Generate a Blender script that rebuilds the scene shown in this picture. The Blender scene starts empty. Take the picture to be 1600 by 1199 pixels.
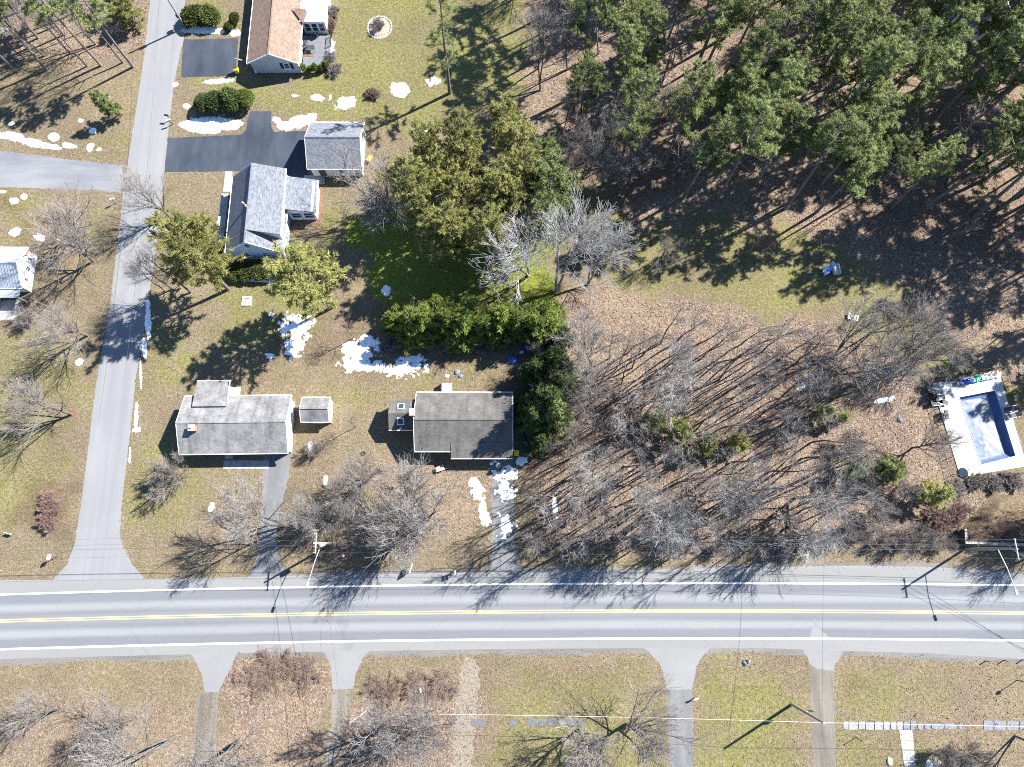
import bpy, bmesh, math, random
import numpy as np
from mathutils import Vector, Matrix
from mathutils.geometry import tessellate_polygon

SC = bpy.context.scene
COL = SC.collection
R = math.radians
# ------------------------------------------------------------------ camera, light, exposure
CAM_H = 94.0
TILT = math.atan(250 / 1067)
cam_d = bpy.data.cameras.new('camera')
cam_d.sensor_width = 36.0
cam_d.lens = 36.0 * 1067 / 1600
cam_d.clip_start = 1.0
cam_d.clip_end = 6000
cam = bpy.data.objects.new('camera', cam_d)
cam.location = (0, 0, CAM_H)
cam.rotation_euler = (TILT, 0, 0)
COL.objects.link(cam)
SC.camera = cam

SUN_EL, SUN_AZ = R(42.0), math.atan2(.867, .498)
W = bpy.data.worlds.new('World')
SC.world = W
W.use_nodes = True
wn = W.node_tree.nodes
wl = W.node_tree.links
for n in list(wn):
    wn.remove(n)
sky = wn.new('ShaderNodeTexSky')
sky.sky_type = 'NISHITA'
sky.sun_disc = False
sky.sun_elevation = SUN_EL
sky.sun_rotation = SUN_AZ
sky.air_density = 1.0
sky.dust_density = 0.0
sky.ozone_density = 6.0
bg = wn.new('ShaderNodeBackground')
bg.inputs['Strength'].default_value = 0.075
wo = wn.new('ShaderNodeOutputWorld')
wl.new(sky.outputs[0], bg.inputs[0])
wl.new(bg.outputs[0], wo.inputs[0])

sun_d = bpy.data.lights.new('sun', 'SUN')
sun_d.energy = 5.0
sun_d.angle = R(0.5)
sun_d.color = (1.0, .965, .905)
sun = bpy.data.objects.new('sun', sun_d)
SUN = Vector((math.sin(SUN_AZ) * math.cos(SUN_EL), math.cos(SUN_AZ) * math.cos(SUN_EL), math.sin(SUN_EL)))
sun.rotation_euler = (-SUN).to_track_quat('-Z', 'Y').to_euler()
sun.location = SUN * 150
COL.objects.link(sun)
SC.view_settings.view_transform = 'Standard'
SC.view_settings.look = 'None'
SC.view_settings.gamma = 1.0
SC.view_settings.use_curve_mapping = False
SC.view_settings.exposure = 1.85
SC.cycles.use_denoising = False
SC.cycles.pixel_filter_type = 'BLACKMAN_HARRIS'
SC.cycles.filter_width = 1.0
SC.cycles.max_bounces = 5
SC.cycles.diffuse_bounces = 3
SC.cycles.glossy_bounces = 2
SC.cycles.transparent_max_bounces = 4

RNG = random.Random(7)
NP = np.random.RandomState(11)


def P(u, v, z=0.0):
    """survey point of a pixel of the photograph on the level z -> world x, y"""
    dx = (u - 800) / 1067
    dy = (599.5 - v) / 1067
    c, s = math.cos(TILT), math.sin(TILT)
    k = (CAM_H - z) / (c - dy * s)
    return (dx * k, (dy * c + s) * k)


# ------------------------------------------------------------------ materials
def new_mat(name):
    m = bpy.data.materials.new(name)
    m.use_nodes = True
    nt = m.node_tree
    b = nt.nodes['Principled BSDF']
    b.inputs['Specular IOR Level'].default_value = .25
    return m, nt, b


def ND(nt, typ, **kw):
    n = nt.nodes.new(typ)
    for k, v in kw.items():
        if k.startswith('in_'):
            key = k[3:].replace('_', ' ')
            n.inputs[int(key) if key.isdigit() else key].default_value = v
        else:
            setattr(n, k, v)
    return n


def ramp(nt, fac, stops, interp='LINEAR'):
    r = nt.nodes.new('ShaderNodeValToRGB')
    cr = r.color_ramp
    cr.interpolation = interp
    while len(cr.elements) < len(stops):
        cr.elements.new(.5)
    for e, (p, c) in zip(cr.elements, stops):
        e.position = p
        e.color = (*c, 1) if len(c) == 3 else c
    nt.links.new(fac, r.inputs[0])
    return r.outputs[0]


def mixc(nt, fac, a, b, mode='MIX'):
    m = nt.nodes.new('ShaderNodeMix')
    m.data_type = 'RGBA'
    m.blend_type = mode
    for sock, val in ((m.inputs[0], fac), (m.inputs[6], a), (m.inputs[7], b)):
        if hasattr(val, 'is_linked') or isinstance(val, bpy.types.NodeSocket):
            nt.links.new(val, sock)
        else:
            sock.default_value = val if not isinstance(val, tuple) or len(val) == 4 else (*val, 1)
    return m.outputs[2]


def math_n(nt, op, a, b=0.0, clamp=False):
    m = nt.nodes.new('ShaderNodeMath')
    m.operation = op
    m.use_clamp = clamp
    for sock, val in ((m.inputs[0], a), (m.inputs[1], b)):
        if isinstance(val, bpy.types.NodeSocket):
            nt.links.new(val, sock)
        else:
            sock.default_value = val
    return m.outputs[0]


def noise(nt, co, scale, detail=4, rough=.6, out=0):
    n = ND(nt, 'ShaderNodeTexNoise')
    n.inputs['Scale'].default_value = scale
    n.inputs['Detail'].default_value = detail
    n.inputs['Roughness'].default_value = rough
    nt.links.new(co, n.inputs['Vector'])
    return n.outputs[out]


def stretched(nt, co, sc, rot=(0, 0, 0)):
    m = ND(nt, 'ShaderNodeMapping')
    m.inputs['Scale'].default_value = sc
    m.inputs['Rotation'].default_value = rot
    nt.links.new(co, m.inputs['Vector'])
    return m.outputs[0]


def bump(nt, b, h, strength=.5, dist=.05):
    bn = ND(nt, 'ShaderNodeBump')
    bn.inputs['Strength'].default_value = strength
    bn.inputs['Distance'].default_value = dist
    nt.links.new(h, bn.inputs['Height'])
    nt.links.new(bn.outputs[0], b.inputs['Normal'])


def geo_pos(nt):
    return nt.nodes.new('ShaderNodeNewGeometry').outputs['Position']


def obj_co(nt):
    return nt.nodes.new('ShaderNodeTexCoord').outputs['Object']


def plain(name, col, rough=.7, var=.12, scale=8.0, metal=0.0, spec=.25):
    m, nt, b = new_mat(name)
    co = obj_co(nt)
    n = noise(nt, co, scale)
    c1 = tuple(min(1, c * (1 + var)) for c in col)
    c2 = tuple(c * (1 - var) for c in col)
    nt.links.new(ramp(nt, n, [(.3, c2), (.7, c1)]), b.inputs['Base Color'])
    b.inputs['Roughness'].default_value = rough
    b.inputs['Metallic'].default_value = metal
    b.inputs['Specular IOR Level'].default_value = spec
    return m


def road_mat(name, dark, light, streak=None, contrast=1.0, crack=True):
    m, nt, b = new_mat(name)
    co = geo_pos(nt)
    big = noise(nt, co, .12, 5, .65)
    fine = noise(nt, co, 5.5, 3, .8)
    c = ramp(nt, big, [(.33, dark), (.68, light)])
    if streak:
        st = noise(nt, stretched(nt, co, streak), 1.0, 4, .6)
        c = mixc(nt, .55, c, ramp(nt, st, [(.35, dark), (.65, light)]))
    sp = ramp(nt, fine, [(.3, (1 - .2 * contrast,) * 3), (.7, (1 + .0, ) * 3)])
    c = mixc(nt, 1.0, c, sp, 'MULTIPLY')
    if crack:
        vo = ND(nt, 'ShaderNodeTexVoronoi', feature='DISTANCE_TO_EDGE')
        vo.inputs['Scale'].default_value = .23
        wv = noise(nt, co, .6, 3, .6, 1)
        mm = mixc(nt, .35, co, wv, 'ADD')
        nt.links.new(mm, vo.inputs['Vector'])
        cr = ramp(nt, vo.outputs['Distance'], [(.004, (.72,) * 3), (.012, (1, 1, 1))])
        c = mixc(nt, .7, c, cr, 'MULTIPLY')
    nt.links.new(c, b.inputs['Base Color'])
    b.inputs['Roughness'].default_value = .92
    bump(nt, b, fine, .25, .02)
    return m


def main_road_mat():
    m, nt, b = new_mat('main_road_asphalt')
    co = geo_pos(nt)
    uv = ND(nt, 'ShaderNodeUVMap', uv_map='across')
    sep = ND(nt, 'ShaderNodeSeparateXYZ')
    nt.links.new(uv.outputs[0], sep.inputs[0])
    wob = noise(nt, stretched(nt, co, (.05, .8, 1)), 1.0, 3, .6)
    v = math_n(nt, 'ADD', sep.outputs[1], math_n(nt, 'MULTIPLY', math_n(nt, 'SUBTRACT', wob, .5), .03))
    d, l, s = (.138, .144, .158), (.208, .212, .22), (.192, .193, .192)
    c = ramp(nt, v, [(0, (.22, .217, .21)), (.03, s), (.19, s), (.215, d), (.30, d), (.345, l), (.38, l), (.43, d), (.48, (.165, .17, .178)),
                     (.52, (.165, .17, .178)), (.58, d), (.63, l), (.67, l), (.71, d), (.785, d), (.81, s), (.985, s), (1, (.21, .206, .20))])
    big = noise(nt, stretched(nt, co, (.03, .4, 1)), 1.0, 5, .6)
    c = mixc(nt, .5, c, ramp(nt, big, [(.35, (.82,) * 3), (.65, (1.0,) * 3)]), 'MULTIPLY')
    fine = noise(nt, co, 5.0, 3, .8)
    c = mixc(nt, .8, c, ramp(nt, fine, [(.32, (.78,) * 3), (.68, (1.0,) * 3)]), 'MULTIPLY')
    vo = ND(nt, 'ShaderNodeTexVoronoi', feature='DISTANCE_TO_EDGE')
    vo.inputs['Scale'].default_value = .13
    nt.links.new(mixc(nt, .3, co, noise(nt, co, .7, 3, .6, 1), 'ADD'), vo.inputs['Vector'])
    c = mixc(nt, .5, c, ramp(nt, vo.outputs['Distance'], [(.002, (.72,) * 3), (.006, (1, 1, 1))]), 'MULTIPLY')
    nt.links.new(c, b.inputs['Base Color'])
    b.inputs['Roughness'].default_value = .92
    bump(nt, b, fine, .2, .02)
    return m


def ground_mat():
    m, nt, b = new_mat('lawn_and_leaf_ground')
    co = geo_pos(nt)
    at = ND(nt, 'ShaderNodeAttribute', attribute_name='zone')
    sep = ND(nt, 'ShaderNodeSeparateColor')
    nt.links.new(at.outputs['Color'], sep.inputs[0])
    leaf, green, dirt = sep.outputs[0], sep.outputs[1], sep.outputs[2]
    n_big = noise(nt, co, .09, 5, .65)
    n_mid = noise(nt, co, .45, 5, .7)
    n_sm = noise(nt, co, 2.2, 4, .75)
    n_fin = noise(nt, co, 6.5, 2, .8)
    wh = ND(nt, 'ShaderNodeTexVoronoi')
    wh.inputs['Scale'].default_value = 5.0
    nt.links.new(co, wh.inputs['Vector'])
    hs = ND(nt, 'ShaderNodeSeparateColor')
    nt.links.new(wh.outputs['Color'], hs.inputs[0])
    dry = ramp(nt, n_sm, [(.25, (.118, .092, .064)), (.5, (.205, .168, .122)), (.75, (.30, .26, .20))])
    dry = mixc(nt, ramp(nt, n_mid, [(.46, (0, 0, 0)), (.70, (1, 1, 1))]), dry, ramp(nt, n_fin, [(.3, (.112, .092, .060)), (.7, (.225, .19, .132))]))
    gr = ramp(nt, n_sm, [(.25, (.085, .09, .03)), (.5, (.175, .175, .066)), (.75, (.285, .272, .125))])
    viv = ramp(nt, n_sm, [(.25, (.08, .105, .02)), (.55, (.19, .22, .048)), (.8, (.31, .32, .095))])
    gr = mixc(nt, ramp(nt, green, [(.62, (0, 0, 0)), (.95, (1, 1, 1))]), gr, viv)
    gm = math_n(nt, 'MULTIPLY', math_n(nt, 'ADD', green, math_n(nt, 'MULTIPLY', math_n(nt, 'SUBTRACT', math_n(nt, 'ADD', n_mid, math_n(nt, 'MULTIPLY', n_big, .8)), .93), 1.5)), 1.2, True)
    c = mixc(nt, gm, dry, gr)
    lf = ramp(nt, hs.outputs[0], [(0, (.07, .05, .043)), (.3, (.15, .112, .095)), (.6, (.245, .192, .165)), (.85, (.35, .285, .25)), (1, (.46, .39, .345))])
    lf2 = ramp(nt, n_sm, [(.3, (.15, .098, .077)), (.7, (.31, .235, .195))])
    lf = mixc(nt, .45, lf, lf2)
    lf = mixc(nt, ramp(nt, n_big, [(.4, (0, 0, 0)), (.65, (.5, .5, .5))]), lf, ramp(nt, n_sm, [(.3, (.16, .125, .085)), (.7, (.3, .24, .165))]))
    lm = math_n(nt, 'MULTIPLY', math_n(nt, 'ADD', leaf, math_n(nt, 'MULTIPLY', math_n(nt, 'SUBTRACT', n_mid, .5), 1.3)), 1.15, True)
    lm = math_n(nt, 'MULTIPLY', lm, math_n(nt, 'MULTIPLY', leaf, 3.0, True), True)
    c = mixc(nt, lm, c, lf)
    dm = math_n(nt, 'MULTIPLY', dirt, math_n(nt, 'ADD', math_n(nt, 'MULTIPLY', n_mid, 1.2), .35), True)
    c = mixc(nt, dm, c, ramp(nt, n_sm, [(.3, (.07, .045, .035)), (.7, (.17, .115, .09))]))
    # tone blotches of the turf itself
    c = mixc(nt, .55, c, ramp(nt, n_big, [(.3, (.66, .64, .58)), (.7, (1.2, 1.16, 1.06))]), 'MULTIPLY')
    c = mixc(nt, 1.0, c, (.82, .81, .78), 'MULTIPLY')
    c = mixc(nt, .85, c, ramp(nt, n_fin, [(.3, (.42,) * 3), (.7, (1.36,) * 3)]), 'MULTIPLY')
    nt.links.new(c, b.inputs['Base Color'])
    b.inputs['Roughness'].default_value = 1.0
    b.inputs['Specular IOR Level'].default_value = .05
    bump(nt, b, math_n(nt, 'ADD', n_fin, n_sm), .9, .09)
    return m


def shingle_mat(name, dark, light, stain=.35):
    m, nt, b = new_mat(name)
    co = obj_co(nt)
    bt = ND(nt, 'ShaderNodeTexVoronoi', distance='CHEBYCHEV')
    bt.inputs['Scale'].default_value = 1.0
    nt.links.new(stretched(nt, co, (3.4, 5.5, 5.5)), bt.inputs['Vector'])
    hs = ND(nt, 'ShaderNodeSeparateColor')
    nt.links.new(bt.outputs['Color'], hs.inputs[0])
    c = ramp(nt, hs.outputs[0], [(0, dark), (1, light)])
    n = noise(nt, co, .5, 5, .7)
    c = mixc(nt, stain, c, ramp(nt, n, [(.35, tuple(x * .55 for x in dark)), (.65, tuple(x * 1.15 for x in light))]))
    st = noise(nt, stretched(nt, co, (1.4, .12, .12)), 1.0, 4, .6)
    c = mixc(nt, stain, c, ramp(nt, st, [(.36, (.55,) * 3), (.5, (1,) * 3)]), 'MULTIPLY')
    f = noise(nt, co, 9, 3, .8)
    c = mixc(nt, .6, c, ramp(nt, f, [(.3, (.75,) * 3), (.7, (1.1,) * 3)]), 'MULTIPLY')
    nt.links.new(c, b.inputs['Base Color'])
    b.inputs['Roughness'].default_value = .95
    b.inputs['Specular IOR Level'].default_value = .1
    wv = ND(nt, 'ShaderNodeTexWave', bands_direction='Y', wave_profile='SAW')
    wv.inputs['Scale'].default_value = 1.6
    nt.links.new(co, wv.inputs['Vector'])
    bump(nt, b, math_n(nt, 'ADD', math_n(nt, 'MULTIPLY', wv.outputs[0], .5), f), .35, .03)
    return m


def siding_mat(name, col):
    m, nt, b = new_mat(name)
    co = obj_co(nt)
    wv = ND(nt, 'ShaderNodeTexWave', bands_direction='Z', wave_profile='SAW')
    wv.inputs['Scale'].default_value = 1.55
    nt.links.new(co, wv.inputs['Vector'])
    n = noise(nt, stretched(nt, co, (.5, .5, 2.0)), 1.0, 4)
    c = ramp(nt, n, [(.3, tuple(x * .88 for x in col)), (.7, col)])
    nt.links.new(c, b.inputs['Base Color'])
    b.inputs['Roughness'].default_value = .6
    bump(nt, b, wv.outputs[0], .5, .03)
    return m


def leaf_mat(name, dark, light, yellow=None, transl=.3, var=.35):
    m, nt, b = new_mat(name)
    oi = ND(nt, 'ShaderNodeObjectInfo')
    co = obj_co(nt)
    n = noise(nt, co, .9, 3, .7)
    at = ND(nt, 'ShaderNodeAttribute', attribute_name='tint')
    f = math_n(nt, 'ADD', math_n(nt, 'MULTIPLY', at.outputs['Fac'], .65), math_n(nt, 'MULTIPLY', n, .35))
    stops = [(.15, dark), (.75, light)]
    if yellow:
        stops.append((.95, yellow))
    c = ramp(nt, f, stops)
    val = math_n(nt, 'ADD', math_n(nt, 'MULTIPLY', oi.outputs['Random'], var), 1 - var / 2)
    vv = ND(nt, 'ShaderNodeCombineColor')
    for i in range(3):
        nt.links.new(val, vv.inputs[i])
    c = mixc(nt, 1.0, c, vv.outputs[0], 'MULTIPLY')
    nt.links.new(c, b.inputs['Base Color'])
    b.inputs['Roughness'].default_value = .65
    b.inputs['Specular IOR Level'].default_value = .2
    tr = ND(nt, 'ShaderNodeBsdfTranslucent')
    nt.links.new(c, tr.inputs[0])
    mx = ND(nt, 'ShaderNodeMixShader')
    mx.inputs[0].default_value = transl
    nt.links.new(b.outputs[0], mx.inputs[1])
    nt.links.new(tr.outputs[0], mx.inputs[2])
    nt.links.new(mx.outputs[0], nt.nodes['Material Output'].inputs['Surface'])
    return m


def bark_mat(name, dark, light, var=.3):
    m, nt, b = new_mat(name)
    oi = ND(nt, 'ShaderNodeObjectInfo')
    co = obj_co(nt)
    n = noise(nt, stretched(nt, co, (3, 3, .8)), 1.0, 4, .7)
    c = ramp(nt, n, [(.3, dark), (.7, light)])
    val = math_n(nt, 'ADD', math_n(nt, 'MULTIPLY', oi.outputs['Random'], var), 1 - var / 2)
    vv = ND(nt, 'ShaderNodeCombineColor')
    for i in range(3):
        nt.links.new(val, vv.inputs[i])
    c = mixc(nt, 1.0, c, vv.outputs[0], 'MULTIPLY')
    nt.links.new(c, b.inputs['Base Color'])
    b.inputs['Roughness'].default_value = .95
    b.inputs['Specular IOR Level'].default_value = .05
    return m


def snow_mat():
    m, nt, b = new_mat('old_snow')
    co = geo_pos(nt)
    n = noise(nt, co, 1.3, 4, .7)
    f = noise(nt, co, 5, 3, .8)
    c = ramp(nt, n, [(.3, (.70, .71, .73)), (.6, (.84, .845, .86))])
    c = mixc(nt, .5, c, ramp(nt, f, [(.3, (.7, .69, .67)), (.5, (1, 1, 1))]), 'MULTIPLY')
    at = ND(nt, 'ShaderNodeAttribute', attribute_name='depth')
    f2 = noise(nt, co, 4.0, 3, .8)
    thin = math_n(nt, 'ADD', at.outputs['Fac'], math_n(nt, 'MULTIPLY', math_n(nt, 'SUBTRACT', f2, .5), .55))
    c = mixc(nt, ramp(nt, thin, [(.03, (1, 1, 1)), (.17, (.25, .25, .25)), (.3, (0, 0, 0))]), c, (.30, .275, .235))
    nt.links.new(c, b.inputs['Base Color'])
    b.inputs['Roughness'].default_value = .8
    bump(nt, b, f, .7, .08)
    return m


def ice_mat():
    m, nt, b = new_mat('frozen_pool_cover')
    co = geo_pos(nt)
    n = noise(nt, co, .55, 5, .65)
    c = ramp(nt, n, [(.34, (.09, .12, .185)), (.42, (.14, .158, .19)), (.52, (.165, .178, .2)), (.7, (.20, .21, .225))])
    nt.links.new(c, b.inputs['Base Color'])
    b.inputs['Roughness'].default_value = .55
    bump(nt, b, n, .3, .05)
    return m


def glass_mat():
    m, nt, b = new_mat('window_glass')
    b.inputs['Base Color'].default_value = (.03, .045, .06, 1)
    b.inputs['Roughness'].default_value = .08
    b.inputs['Specular IOR Level'].default_value = .6
    return m


M = {}
M['ground'] = ground_mat()
M['main_road'] = main_road_mat()
M['side_road'] = road_mat('side_road_asphalt', (.165, .17, .18), (.215, .216, .218), (1.0, .03, 1), 1.0, False)
M['side_street'] = road_mat('side_street_asphalt', (.12, .13, .155), (.215, .22, .228), (.10, .5, 1), 1.5, False)
M['drive_dark'] = road_mat('dark_driveway', (.022, .030, .048), (.062, .072, .092), (.55, .16, 1), 1.6, False)
M['drive_mid'] = road_mat('grey_driveway', (.11, .113, .118), (.19, .19, .19), (.9, .07, 1), 1.6, False)
M['apron'] = road_mat('concrete_apron', (.165, .168, .172), (.205, .205, .204), None, .9, False)
M['gravel'] = road_mat('gravel_track', (.10, .09, .075), (.22, .2, .17), (1.2, .06, 1), 2.0, False)
M['shoulder'] = road_mat('gravel_shoulder', (.12, .115, .11), (.2, .19, .175), (.1, .8, 1), 2.0, False)
M['path_dirt'] = plain('worn_dirt', (.175, .148, .115), .95, .3, 3)
M['paint_white'] = plain('white_road_paint', (.62, .62, .61), .7, .08, 3)
M['paint_yellow'] = plain('yellow_road_paint', (.52, .39, .17), .7, .15, 3)
M['concrete'] = plain('concrete', (.29, .288, .28), .9, .15, 2)
M['concrete_white'] = plain('pale_concrete', (.36, .355, .34), .85, .08, 1.5)
M['stone'] = plain('bluestone', (.145, .157, .178), .85, .3, 4)
M['flag_pale'] = plain('weathered_flagstone', (.215, .22, .225), .9, .2, 2)
M['flag_shaded'] = plain('shade_toned_flagstone', (.10, .105, .118), .9, .25, 3)  # stone colour darkened to stand for the tree shade over it
M['stone_pale'] = plain('pale_stone', (.48, .46, .44), .9, .2, 5)
M['roof_grey'] = shingle_mat('grey_shingle', (.095, .105, .125), (.185, .198, .225), .12)
M['roof_ranch'] = shingle_mat('weathered_grey_shingle', (.135, .135, .14), (.235, .233, .23), .5)
M['roof_brown'] = shingle_mat('taupe_grey_shingle', (.085, .082, .078), (.14, .134, .125), .4)
M['roof_tan'] = shingle_mat('tan_shingle', (.155, .105, .08), (.25, .18, .142), .1)
M['roof_metal'] = plain('grey_metal_roof', (.30, .33, .37), .45, .06, 2, .3)
M['roof_white'] = plain('white_membrane_roof', (.72, .71, .70), .8, .05, 1.5)
M['siding_white'] = siding_mat('white_siding', (.68, .68, .67))
M['siding_grey'] = siding_mat('pale_grey_siding', (.42, .46, .50))
M['siding_shade_blue'] = siding_mat('shade_tinted_siding', (.44, .55, .66))  # blue cast of shade mixed into the colour of pale siding
M['siding_tan'] = siding_mat('beige_siding', (.42, .40, .35))
M['trim'] = plain('white_trim', (.74, .74, .73), .5, .05, 3)
M['shutter'] = plain('dark_shutter', (.025, .028, .035), .6, .1)
M['glass'] = glass_mat()
M['door'] = plain('dark_door', (.10, .07, .055), .5, .15)
M['brick'] = plain('chimney_brick', (.30, .16, .11), .9, .3, 9)
M['deck'] = plain('grey_deck_boards', (.135, .14, .15), .8, .2, 3)
M['deck_white'] = plain('pool_deck_concrete', (.40, .39, .375), .8, .06, 1.2)
M['pool_liner'] = plain('blue_pool_liner', (.05, .15, .42), .5, .2, 1.5)
M['pool_ledge'] = plain('pale_blue_vinyl', (.075, .11, .21), .5, .2, 1.5)
M['ice'] = ice_mat()
M['snow'] = snow_mat()
M['black_metal'] = plain('black_metal', (.025, .025, .028), .5, .1)
M['dark_plastic'] = plain('charcoal_mesh', (.045, .047, .055), .6, .2)
M['blue_plastic'] = plain('blue_plastic', (.04, .10, .42), .5, .15)
M['pale_blue'] = plain('pale_blue_plastic', (.30, .45, .75), .5, .15)
M['green_plastic'] = plain('green_plastic', (.02, .30, .18), .5, .15)
M['white_plastic'] = plain('white_plastic', (.72, .72, .72), .5, .05)
M['red_paint'] = plain('red_paint', (.45, .03, .035), .5, .15)
M['orange_plastic'] = plain('orange_plastic', (.75, .20, .06), .5, .15)
M['yellow_plastic'] = plain('yellow_plastic', (.70, .56, .04), .5, .15)
M['flag_blue'] = plain('flag_blue', (.03, .04, .2), .8, .1)
M['wood_pole'] = plain('weathered_pole_wood', (.30, .27, .23), .9, .25, 3)
M['wood_dark'] = plain('dark_stained_wood', (.10, .07, .05), .9, .25, 3)
M['wood_pale'] = plain('pale_wood', (.42, .33, .24), .9, .25, 4)
M['wire'] = plain('cable', (.06, .06, .065), .6, .1)
M['wire_pale'] = plain('aluminium_cable', (.62, .62, .60), .5, .1)
M['metal'] = plain('galvanised_metal', (.45, .46, .47), .5, .12, 3, .4)
M['mulch'] = plain('brown_mulch', (.15, .085, .06), 1.0, .45, 5)
M['red_mulch'] = plain('red_mulch', (.15, .055, .04), 1.0, .35, 5)
M['twig_mulch'] = plain('dry_stems', (.28, .22, .18), 1.0, .4, 5)
M['wall_dark'] = plain('dark_timber_wall', (.06, .05, .045), .9, .3, 2)
M['bark'] = bark_mat('grey_bark', (.065, .058, .052), (.17, .158, .145))
M['twig'] = bark_mat('pale_twigs', (.115, .105, .10), (.26, .245, .235))
M['twig_pale'] = bark_mat('silver_twigs', (.22, .215, .21), (.40, .39, .38))
M['twig_red'] = bark_mat('reddish_twigs', (.15, .09, .08), (.30, .215, .19))
M['twig_warm'] = bark_mat('tan_twigs', (.15, .13, .12), (.29, .262, .245))
M['twig_brown'] = bark_mat('brown_twigs', (.12, .08, .062), (.25, .185, .15))
M['pine_bark'] = bark_mat('pine_bark', (.10, .085, .075), (.22, .195, .175))
M['needle_white'] = leaf_mat('white_pine_needles', (.075, .10, .035), (.30, .34, .135), (.46, .47, .225), .5, .6)
M['needle_red'] = leaf_mat('red_pine_needles', (.10, .11, .035), (.36, .35, .12), (.50, .47, .18), .45)
M['needle_dark'] = leaf_mat('dark_evergreen_needles', (.028, .05, .016), (.105, .145, .042), (.22, .235, .075))
M['needle_bright'] = leaf_mat('bright_evergreen_needles', (.045, .075, .016), (.25, .30, .065), (.42, .43, .11), .45)
M['needle_lime'] = leaf_mat('yellow_green_needles', (.17, .18, .06), (.44, .44, .17), (.55, .53, .24), .48)
M['leaf_shrub'] = leaf_mat('shrub_leaves', (.026, .042, .014), (.115, .135, .04), (.25, .25, .10))
M['leaf_litter'] = leaf_mat('fallen_leaves', (.08, .055, .045), (.25, .195, .165), (.40, .335, .295), .1, .0)
M['dry_stem'] = leaf_mat('dry_grass_blades', (.12, .098, .055), (.24, .20, .13), (.33, .29, .20), .2, .0)


# ------------------------------------------------------------------ mesh helpers
def link(name, me, mat, parent=None):
    o = bpy.data.objects.new(name, me)
    COL.objects.link(o)
    if mat is not None and len(me.materials) == 0:
        me.materials.append(mat)
    if parent is not None:
        o.parent = parent
    return o


def thing(name, label, cat, loc=(0, 0, 0), rot=0.0, group=None, scale=1.0):
    o = bpy.data.objects.new(name, None)
    o.empty_display_size = .3
    COL.objects.link(o)
    o.location = loc
    o.rotation_euler = (0, 0, rot)
    o.scale = (scale,) * 3
    o['label'] = label
    o['category'] = cat
    if group:
        o['group'] = group
    return o


def tag(o, label, cat, group=None):
    o['label'] = label
    o['category'] = cat
    if group:
        o['group'] = group
    return o


def fast_mesh(name, verts, faces_flat, loop_tot, smooth=False):
    me = bpy.data.meshes.new(name)
    verts = np.asarray(verts, dtype=np.float32)
    me.vertices.add(len(verts))
    me.vertices.foreach_set('co', verts.ravel())
    faces_flat = np.asarray(faces_flat, dtype=np.int32)
    me.loops.add(len(faces_flat))
    me.loops.foreach_set('vertex_index', faces_flat)
    loop_tot = np.asarray(loop_tot, dtype=np.int32)
    start = np.concatenate(([0], np.cumsum(loop_tot)[:-1])).astype(np.int32)
    me.polygons.add(len(loop_tot))
    me.polygons.foreach_set('loop_start', start)
    me.polygons.foreach_set('loop_total', loop_tot)
    if smooth:
        me.polygons.foreach_set('use_smooth', np.ones(len(loop_tot), dtype=bool))
    me.update(calc_edges=True)
    me.validate()
    return me


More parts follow.
